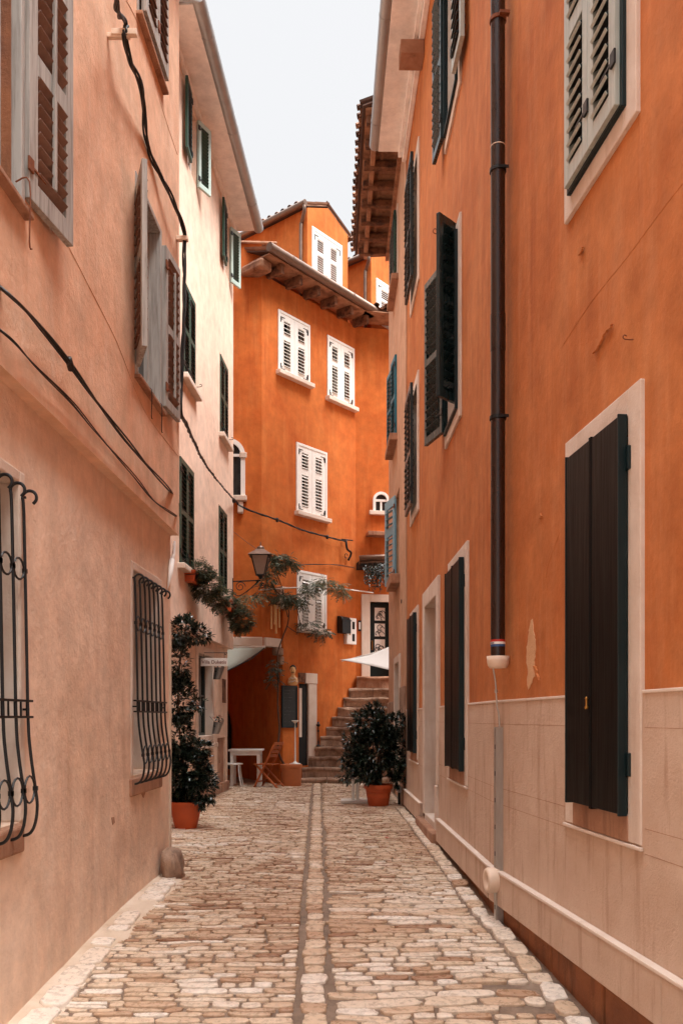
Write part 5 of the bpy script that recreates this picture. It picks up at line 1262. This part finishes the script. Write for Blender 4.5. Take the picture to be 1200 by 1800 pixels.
# -- flower buckets
for i, (x, y, lab) in enumerate(((381, 1194, 'tilted zinc bucket with small flowers hanging just below the name sign'), (379, 1290, 'tilted zinc bucket of red flowers hanging low beside the window'))):
    Yb = 14.6; q = P(x, y, Yb); t = thing('flower_bucket', lab, 'bucket', q, 'zinc flower buckets on the peach house wall')
    mb = MB(); mb.lathe(V(0, 0, 0), [(.06, 0), (.062, .005), (.085, .19), (.09, .2), (.085, .2), (.06, .17), (0, .17)], 18); tl = .25
    mb.v = [(q.x + v[0] + v[2] * tl, q.y + v[1], q.z + v[2]) for v in mb.v]; mb.build('bucket', 'zinc_bucket', t, smooth=True)
    mb = MB(); c = q + V(.05, 0, .24)
    for k in range(34): whorl(mb, c + rvec() * .085, rvec(), 3, .045, .022, 0, 1)
    mb.build('leaves', 'leaf_dk', t)
    mb = MB()
    for k in range(16 if i else 7):
        p = c + V(U(-.1, .1), U(-.1, .05), U(.03, .1))
        for j in range(5): mb.leaf(p, V(math.cos(j * 1.26), math.sin(j * 1.26), .4), Z3, .024, .02, .5)
    mb.build('petals', 'red' if i else 'white', t)
    mb = MB(); mb.tube([q + V(0, 0, .18), V(-2.25, Yb, q.z + .3)], .004, 5); mb.build('hook', 'iron', t)
# -- window boxes
def window_box(x0, x1, y0, y1, Yc, blobs, lab, bend=None):
    a, b = P(x0, y0, Yc), P(x1, y1, Yc); c = V((a.x + b.x) / 2, Yc, b.z)
    t = thing('flower_box', lab, 'flower box', c, 'terracotta flower boxes under the green shutters')
    w_ = (b.x - a.x) / 2; h_ = a.z - b.z; mb = MB()
    p0 = [c + V(-w_ * .85, -.28, 0), c + V(w_ * .85, -.28, 0), c + V(w_ * .85, .28, 0), c + V(-w_ * .85, .28, 0)]; p1 = [c + V(-w_, -.32, h_), c + V(w_, -.32, h_), c + V(w_, .32, h_), c + V(-w_, .32, h_)]
    mb.add(p0 + p1, [(3, 2, 1, 0), (4, 5, 6, 7), (0, 1, 5, 4), (1, 2, 6, 5), (2, 3, 7, 6), (3, 0, 4, 7)]); mb.box(c.x - w_ - .01, c.x + w_ + .01, Yc - .33, Yc + .33, a.z - .03, a.z); mb.build('box', 'terra', t, bevel=.006)
    mb = MB()
    for z in (a.z - .02,): mb.tube([c + V(-w_ - .3, -.2, h_ * .5), c + V(w_ + .02, -.34, h_ * .6), c + V(w_ + .02, .34, h_ * .6)], .007, 6)
    mb.build('holder', 'iron', t)
    mb = MB(); bls = [(P(x, y, Y_), V(rx, ry, rz_)) for x, y, Y_, rx, ry, rz_ in blobs]
    n_ = int(sum(b[1].x * b[1].z for b in bls) * 9500)
    for p, v in blob_points(bls, n_):
        d = (v + V(0, -.2, -.3)).normalized(); Lr = U(.06, .12); stp = 7
        for k in range(stp):
            q = p + d * Lr * k / stp; sd_ = d.cross(Z3 + rvec() * .3).normalized()
            for sg in (-1, 1): mb.leaf(q, d * .4 + sd_ * sg, Z3 + rvec() * .4, .042, .016, U(0, .86) if RND.random() > .08 else 1.0)
    mb.build('foliage', 'leaf_mid', t); return t
window_box(326, 349, 1008, 1027, 12.6, [(352, 1005, 12.6, .13, .25, .14), (365, 1030, 12.8, .2, .3, .22), (385, 1055, 13.2, .15, .3, .16), (340, 1012, 12.5, .1, .2, .06)], 'terracotta flower box with trailing grey green plants under the nearer green shutters')
window_box(393, 411, 1058, 1078, 15.2, [(400, 1050, 15.2, .12, .2, .08), (424, 1090, 15.2, .2, .25, .22), (412, 1072, 15.2, .13, .2, .14)], 'terracotta flower box with trailing grey green plants near the lantern')

# -- wisteria growing up the corner house
t = thing('wisteria', 'twining wisteria vine climbing the orange wall from beside the planter', 'vine', F1.p(F1.u(500), gz(17.3), .1))
def PW(x, y, n_=.12): w_ = F1.off(n_); u, z = w_.hit(x, y); return w_.p(u, z)
mb = MB()
main = [PW(500, 1345, .1), PW(489, 1320, .12), PW(491, 1280, .12), PW(488, 1240, .14), PW(489, 1190, .14), PW(488, 1150, .14), PW(497, 1120, .15), PW(506, 1095, .18), PW(507, 1070, .25), PW(498, 1050, .3)]
sp_ = smooth_path(main, 6); mb.tube(sp_, [.022 - .012 * i / len(sp_) for i in range(len(sp_))], 8)
for br in ([(504, 1100), (515, 1108), (525, 1112), (545, 1108), (565, 1118), (572, 1130)], [(506, 1085), (500, 1060), (495, 1040), (480, 1036), (462, 1040)], [(500, 1052), (495, 1030), (485, 1000), (490, 980)], [(500, 1050), (525, 1045), (560, 1038), (600, 1032)], [(498, 1050), (470, 1030), (440, 1035), (425, 1060)], [(489, 1190), (483, 1175), (480, 1180)], [(530, 1110), (520, 1060), (515, 1045)], [(490, 1185), (480, 1190)]):
    q = smooth_path([PW(x, y, .2 + .05 * math.sin(x)) for x, y in br], 5); mb.tube(q, [.01 - .006 * i / len(q) for i in range(len(q))], 6)
mb.build('stem', 'bark', t)
mb = MB()
def frond(p, d, L, t0, t1):
    d = d.normalized(); droop = V(0, 0, -1); n_ = int(L / .022); q = p.copy()
    for k in range(n_):
        dd = (d + droop * (k / n_) * .9).normalized(); q = q + dd * (L / n_); sd_ = dd.cross(Z3 + rvec() * .2).normalized()
        for sg in (-1, 1): mb.leaf(q, dd * .5 + sd_ * sg + V(0, 0, -.1), Z3 + rvec() * .6, .055, .022, U(t0, t1))
for (x, y, rx, rz_, n_, t0, t1, nn_) in ((492, 982, .17, .1, 46, .4, .85, .4), (506, 992, .15, .1, 36, .4, .85, .4), (478, 1002, .12, .16, 30, .3, .8, .4), (470, 1020, .1, .1, 14, .2, .8, .4), (500, 1050, .16, .1, 40, .1, .8, .4), (516, 1058, .12, .12, 26, .1, .7, .3), (534, 1060, .06, .12, 10, .2, .8, .3), (548, 1030, .14, .07, 18, .2, .9, .35), (572, 1024, .15, .09, 28, .5, 1., .35), (592, 1034, .16, .09, 30, .6, 1., .35), (604, 1044, .1, .07, 12, .6, 1., .35), (538, 1044, .12, .06, 12, .2, .8, .3), (440, 1050, .2, .06, 16, .5, 1, .5), (425, 1062, .12, .06, 8, .5, 1, .5), (462, 1046, .12, .08, 14, .2, .8, .4), (565, 1112, .2, .1, 24, .1, .8, .25), (540, 1098, .18, .08, 16, .1, .8, .25), (484, 1175, .06, .2, 14, 0, .5, .15), (480, 1195, .08, .06, 8, 0, .5, .15)):
    c = PW(x, y, nn_)
    for k in range(int(n_ * 2.0)): v = rvec(); frond(c + V(v.x * rx, v.y * .2, v.z * rz_), V(v.x, v.y * .8 - .3, U(-.6, .4)), U(.1, .22), t0, t1)
mb.build('foliage', 'leaf_mid', t)
# hanging dark plant under the door canopy
t = thing('hanging_plant', 'dark trailing plant hanging below the canopy of the upper door', 'plant', P(660, 990, 18.6)); mb = MB()
for k in range(70):
    p = P(U(640, 684), U(985, 1000), 18.65) + V(0, U(-.1, .1), 0); n_ = int(U(2, 9))
    for j in range(n_): p = p + V(U(-.03, .03), U(-.02, .02), -.06); whorl(mb, p, V(0, -.5, -1), 3, .06, .028, 0, .8)
mb.build('foliage', 'leaf_dk', t)
mb = MB()
for k in range(5): a = P(645 + 9 * k, 985, 18.65); mb.tube([a, a + V(.02, 0, -.3)], .004, 5)
mb.build('stem', 'bark', t)
# long rod across the lane end
ra, rb_ = P(455, 1037, 16.6), P(656, 1042, 18.9); mid = ra.lerp(rb_, .5) + Z3 * .09; mb = MB(); mb.tube(smooth_path([ra, mid, rb_], 8), .013, 10)
tag(mb.build('support_rod', 'white_metal', smooth=True, origin=mid), 'long thin metal rod carrying the wisteria across the lane end', 'rod')

# -- guard stone
c0 = V(-1.48, 7.5, gz(7.5)); mb = MB(); rows_ = []
for i in range(13):
    th_ = math.pi * i / 12
    for k in range(20):
        a = 2 * math.pi * k / 20; d = V(math.sin(th_) * math.cos(a), math.sin(th_) * math.sin(a), math.cos(th_))
        pw_b = (abs(d.x) ** 3 + abs(d.y) ** 3 + abs(d.z) ** 3) ** (-1 / 3); d2 = d * pw_b
        r_ = 1 + .16 * mnoise.noise(d * 2.2 + V(3, 1, 2)) + .07 * mnoise.noise(d * 6)
        rows_.append(c0 + V(d2.x * .095 * r_ - d2.z * .015, d2.y * .15 * r_, .1 + d2.z * .16 * r_))
mb.add(rows_, [(i * 20 + k, i * 20 + (k + 1) % 20, (i + 1) * 20 + (k + 1) % 20, (i + 1) * 20 + k) for i in range(12) for k in range(20)])
tag(mb.build('guard_stone', 'rough_stone', smooth=True, origin=c0), 'worn rough boulder guarding the pink house corner at street level', 'boulder')

# -- cable, steel channel and plastic ring on the right wall
RP2 = R1.off(0.03); uc_ = RP2.u(877.5); pcc = lambda z, n_=0.0: RP2.p(uc_, z, n_)
Yc = pcc(0).y; t = thing('cable_channel', 'slim steel cable channel with a round cream collar rising from the pavement', 'cable channel', pcc(gz(Yc)))
z0, z1 = gz(Yc) + .0, dY(1278, Yc)
mb = MB(); RP2.box(mb, uc_ - .022, uc_ + .022, z0, z1, .03, .034); RP2.box(mb, uc_ + .022, uc_ + .026, z0, z1, -.02, .034); RP2.box(mb, uc_ - .026, uc_ - .022, z0, z1, -.02, .034); mb.build('channel', 'steel', t)
mb = MB()
for k in range(7): z = z1 - .14 - .19 * k; RP2.box(mb, uc_ - .007, uc_ + .007, z - .016, z + .016, .0335, .0352)
mb.build('slot', 'dark', t)
mb = MB(); z = dY(1547, Yc); cc = pcc(z, .0); n1 = R1.n; d1 = R1.d
pr = [(.035, .03), (.06, .01), (.085, .012), (.09, .03), (.09, .085), (.082, .1), (.06, .1), (.04, .09)]
vs = [cc + n1 * b + (d1 * math.cos(a) + Z3 * math.sin(a)) * r_ for r_, b in pr for a in [2 * math.pi * k / 28 for k in range(28)]]
K = len(pr); mb.add(vs, [(i * 28 + k, i * 28 + (k + 1) % 28, ((i + 1) % K) * 28 + (k + 1) % 28, ((i + 1) % K) * 28 + k) for i in range(K) for k in range(28)]); mb.build('collar', 'plastic', t, smooth=True)
mb = MB(); mb.tube(smooth_path([pcc(dY(1172, Yc), .05), pcc(dY(1200, Yc), .03) + R1.d * -.0, pcc(dY(1240, Yc), .02), pcc(z1 - .05, .0), pcc(z0 + .2, 0)], 6), .006, 6); mb.tube([pcc(dY(1212, Yc), .025) , pcc(dY(1218, Yc), .025)], .012, 8); mb.build('cable', 'steel', t)

# -- overhead cables
def bundle(name, pts, r, strands, label, twist=7, sag=0, mat='black', wraps=(), loose=.5):
    path = smooth_path(pts, 12); mb = MB()
    for s_ in range(strands):
        out = []; acc = 0
        for i, p in enumerate(path):
            if i: acc += (p - path[i - 1]).length
            a = acc * twist + 2 * math.pi * s_ / strands; d = (path[min(i + 1, len(path) - 1)] - path[max(i - 1, 0)]); d = d.normalized() if d.length else V(0, 1, 0)
            x = d.cross(V(.3, .2, 1)).normalized(); y = d.cross(x); k = r * (1.0 + loose * math.sin(acc * 2.3 + s_ * 2))
            out.append(p + x * math.cos(a) * k + y * math.sin(a) * k)
        mb.tube(out, r * .8, 6)
    for w_ in wraps: mb.tube([w_ - V(0, .03, -.02), w_ + V(0, .03, -.02)], r * 2.6, 8)
    return tag(mb.build(name, mat, smooth=True, origin=path[0]), label, 'cable')
Lq = lambda x, y, n_: Lp(x, y, n_, L1u)
kb = Lq(190, 56, .13); kb2 = P(325, 412, 7.8)
bundle('power_cable', [P(222, -190, 4.2), P(204, 0, 5.2), Lq(190, 40, .12), Lq(188, 62, .12), Lq(203, 108, .1), Lq(228, 160, .09), P(262, 262, 6.75), P(300, 345, 7.3), P(324, 405, 7.75), P(325, 440, 7.8), P(323, 560, 7.8), P(319, 680, 7.8), P(319, 728, 7.85), P(330, 752, 8.6), P(365, 822, 11.5), P(411, 878, 15.9), P(430, 893, 16.4), P(487, 914, 17.0), P(545, 936, 17.9), P(606, 951, 18.75)], .0115, 3, 'thick twisted black power cable running from the pink house to the end wall', wraps=[P(411, 880, 15.9), P(487, 914, 17.0), P(575, 944, 18.3)])
bundle('power_cable', [P(-60, 455, 4.2), Lq(0, 521, .06), Lq(60, 580, .05), Lq(108, 640, .05), Lq(150, 695, .04), Lq(200, 760, .04), Lq(250, 820, .04), Lq(285, 858, .04), P(305, 872, 7.85), P(312, 890, 7.9), P(311, 908, 7.9)], .008, 3, 'slack black cable bundle pinned along the pink wall, upper of two', twist=1.5, wraps=[Lq(108, 640, .05)], loose=1.2)
bundle('power_cable', [P(-60, 535, 4.2), Lq(0, 590, .04), Lq(50, 640, .03), Lq(115, 705, .03), Lq(160, 760, .03), Lq(230, 840, .03), Lq(265, 882, .03), Lq(298, 905, .04), P(311, 908, 7.9)], .005, 3, 'thin brown cable pinned along the pink wall just below the thicker one', twist=1.2, mat='iron', loose=1.6)
bundle('lamp_wire', [P(411, 935, 16.2), P(430, 950, 16.1), P(452, 966, 16.0)], .005, 1, 'short wire feeding the street lantern from the peach house', twist=0)
bundle('service_wire', [P(478, 975, 16.6), P(520, 991, 17.3), P(555, 992, 18.0), P(590, 993, 18.6), P(622, 998, 19)], .007, 2, 'black wire sagging between lantern and door canopy', twist=3)
# brackets and the insulator end
for p, x0, lab in ((kb, 168, 'pale steel cable bracket high on the pink wall beside the top cable'), (kb2, 305, 'cream cable bracket sticking out at the pink house corner')):
    mb = MB(); zc_ = p.z; base = V(-1.764 + .033 * p.y + .0, p.y, p.z - .03)
    if lab[0] == 'p': mb.box(p.x - .1, p.x + .07, p.y - .03, p.y + .01, p.z - .04, p.z); mb.obox(base, V(1, 0, 0), V(0, 1, 0), Z3, (-.02, .15), (-.02, .015), (-.02, .01))
    else: mb.box(base.x, p.x + .03, p.y - .025, p.y + .025, p.z - .06, p.z - .02)
    tag(mb.build('cable_bracket', 'plastic', origin=base, bevel=.004), lab, 'bracket')
c = PW(608, 955, .1); mb = MB(); mb.tube([PW(600, 948, .02), PW(620, 950, .16)], .014, 8); mb.tube(smooth_path([PW(608, 950, .12), PW(610, 965, .14), PW(617, 972, .1), PW(612, 985, .06)], 4), .025, 8); mb.tube([c + V(.03 * math.cos(a), -.02, -.28 + .05 * math.sin(a)) for a in [x * .6 for x in range(10)]], .008, 6)
tag(mb.build('cable_anchor', 'iron', origin=c, smooth=True), 'dark iron cable anchor with insulators on the end wall', 'anchor')
# fallen petal and small white plate in the paving
c = P(679, 1480, 9.6); c.z = gz(c.y) + .03; mb = MB()
for j in range(5): mb.leaf(c, V(math.cos(j * 1.26), math.sin(j * 1.26), .3), Z3, .03, .025, .5)
tag(mb.build('fallen_flower', 'red', origin=c), 'single red flower head fallen on the cobbles', 'flower')
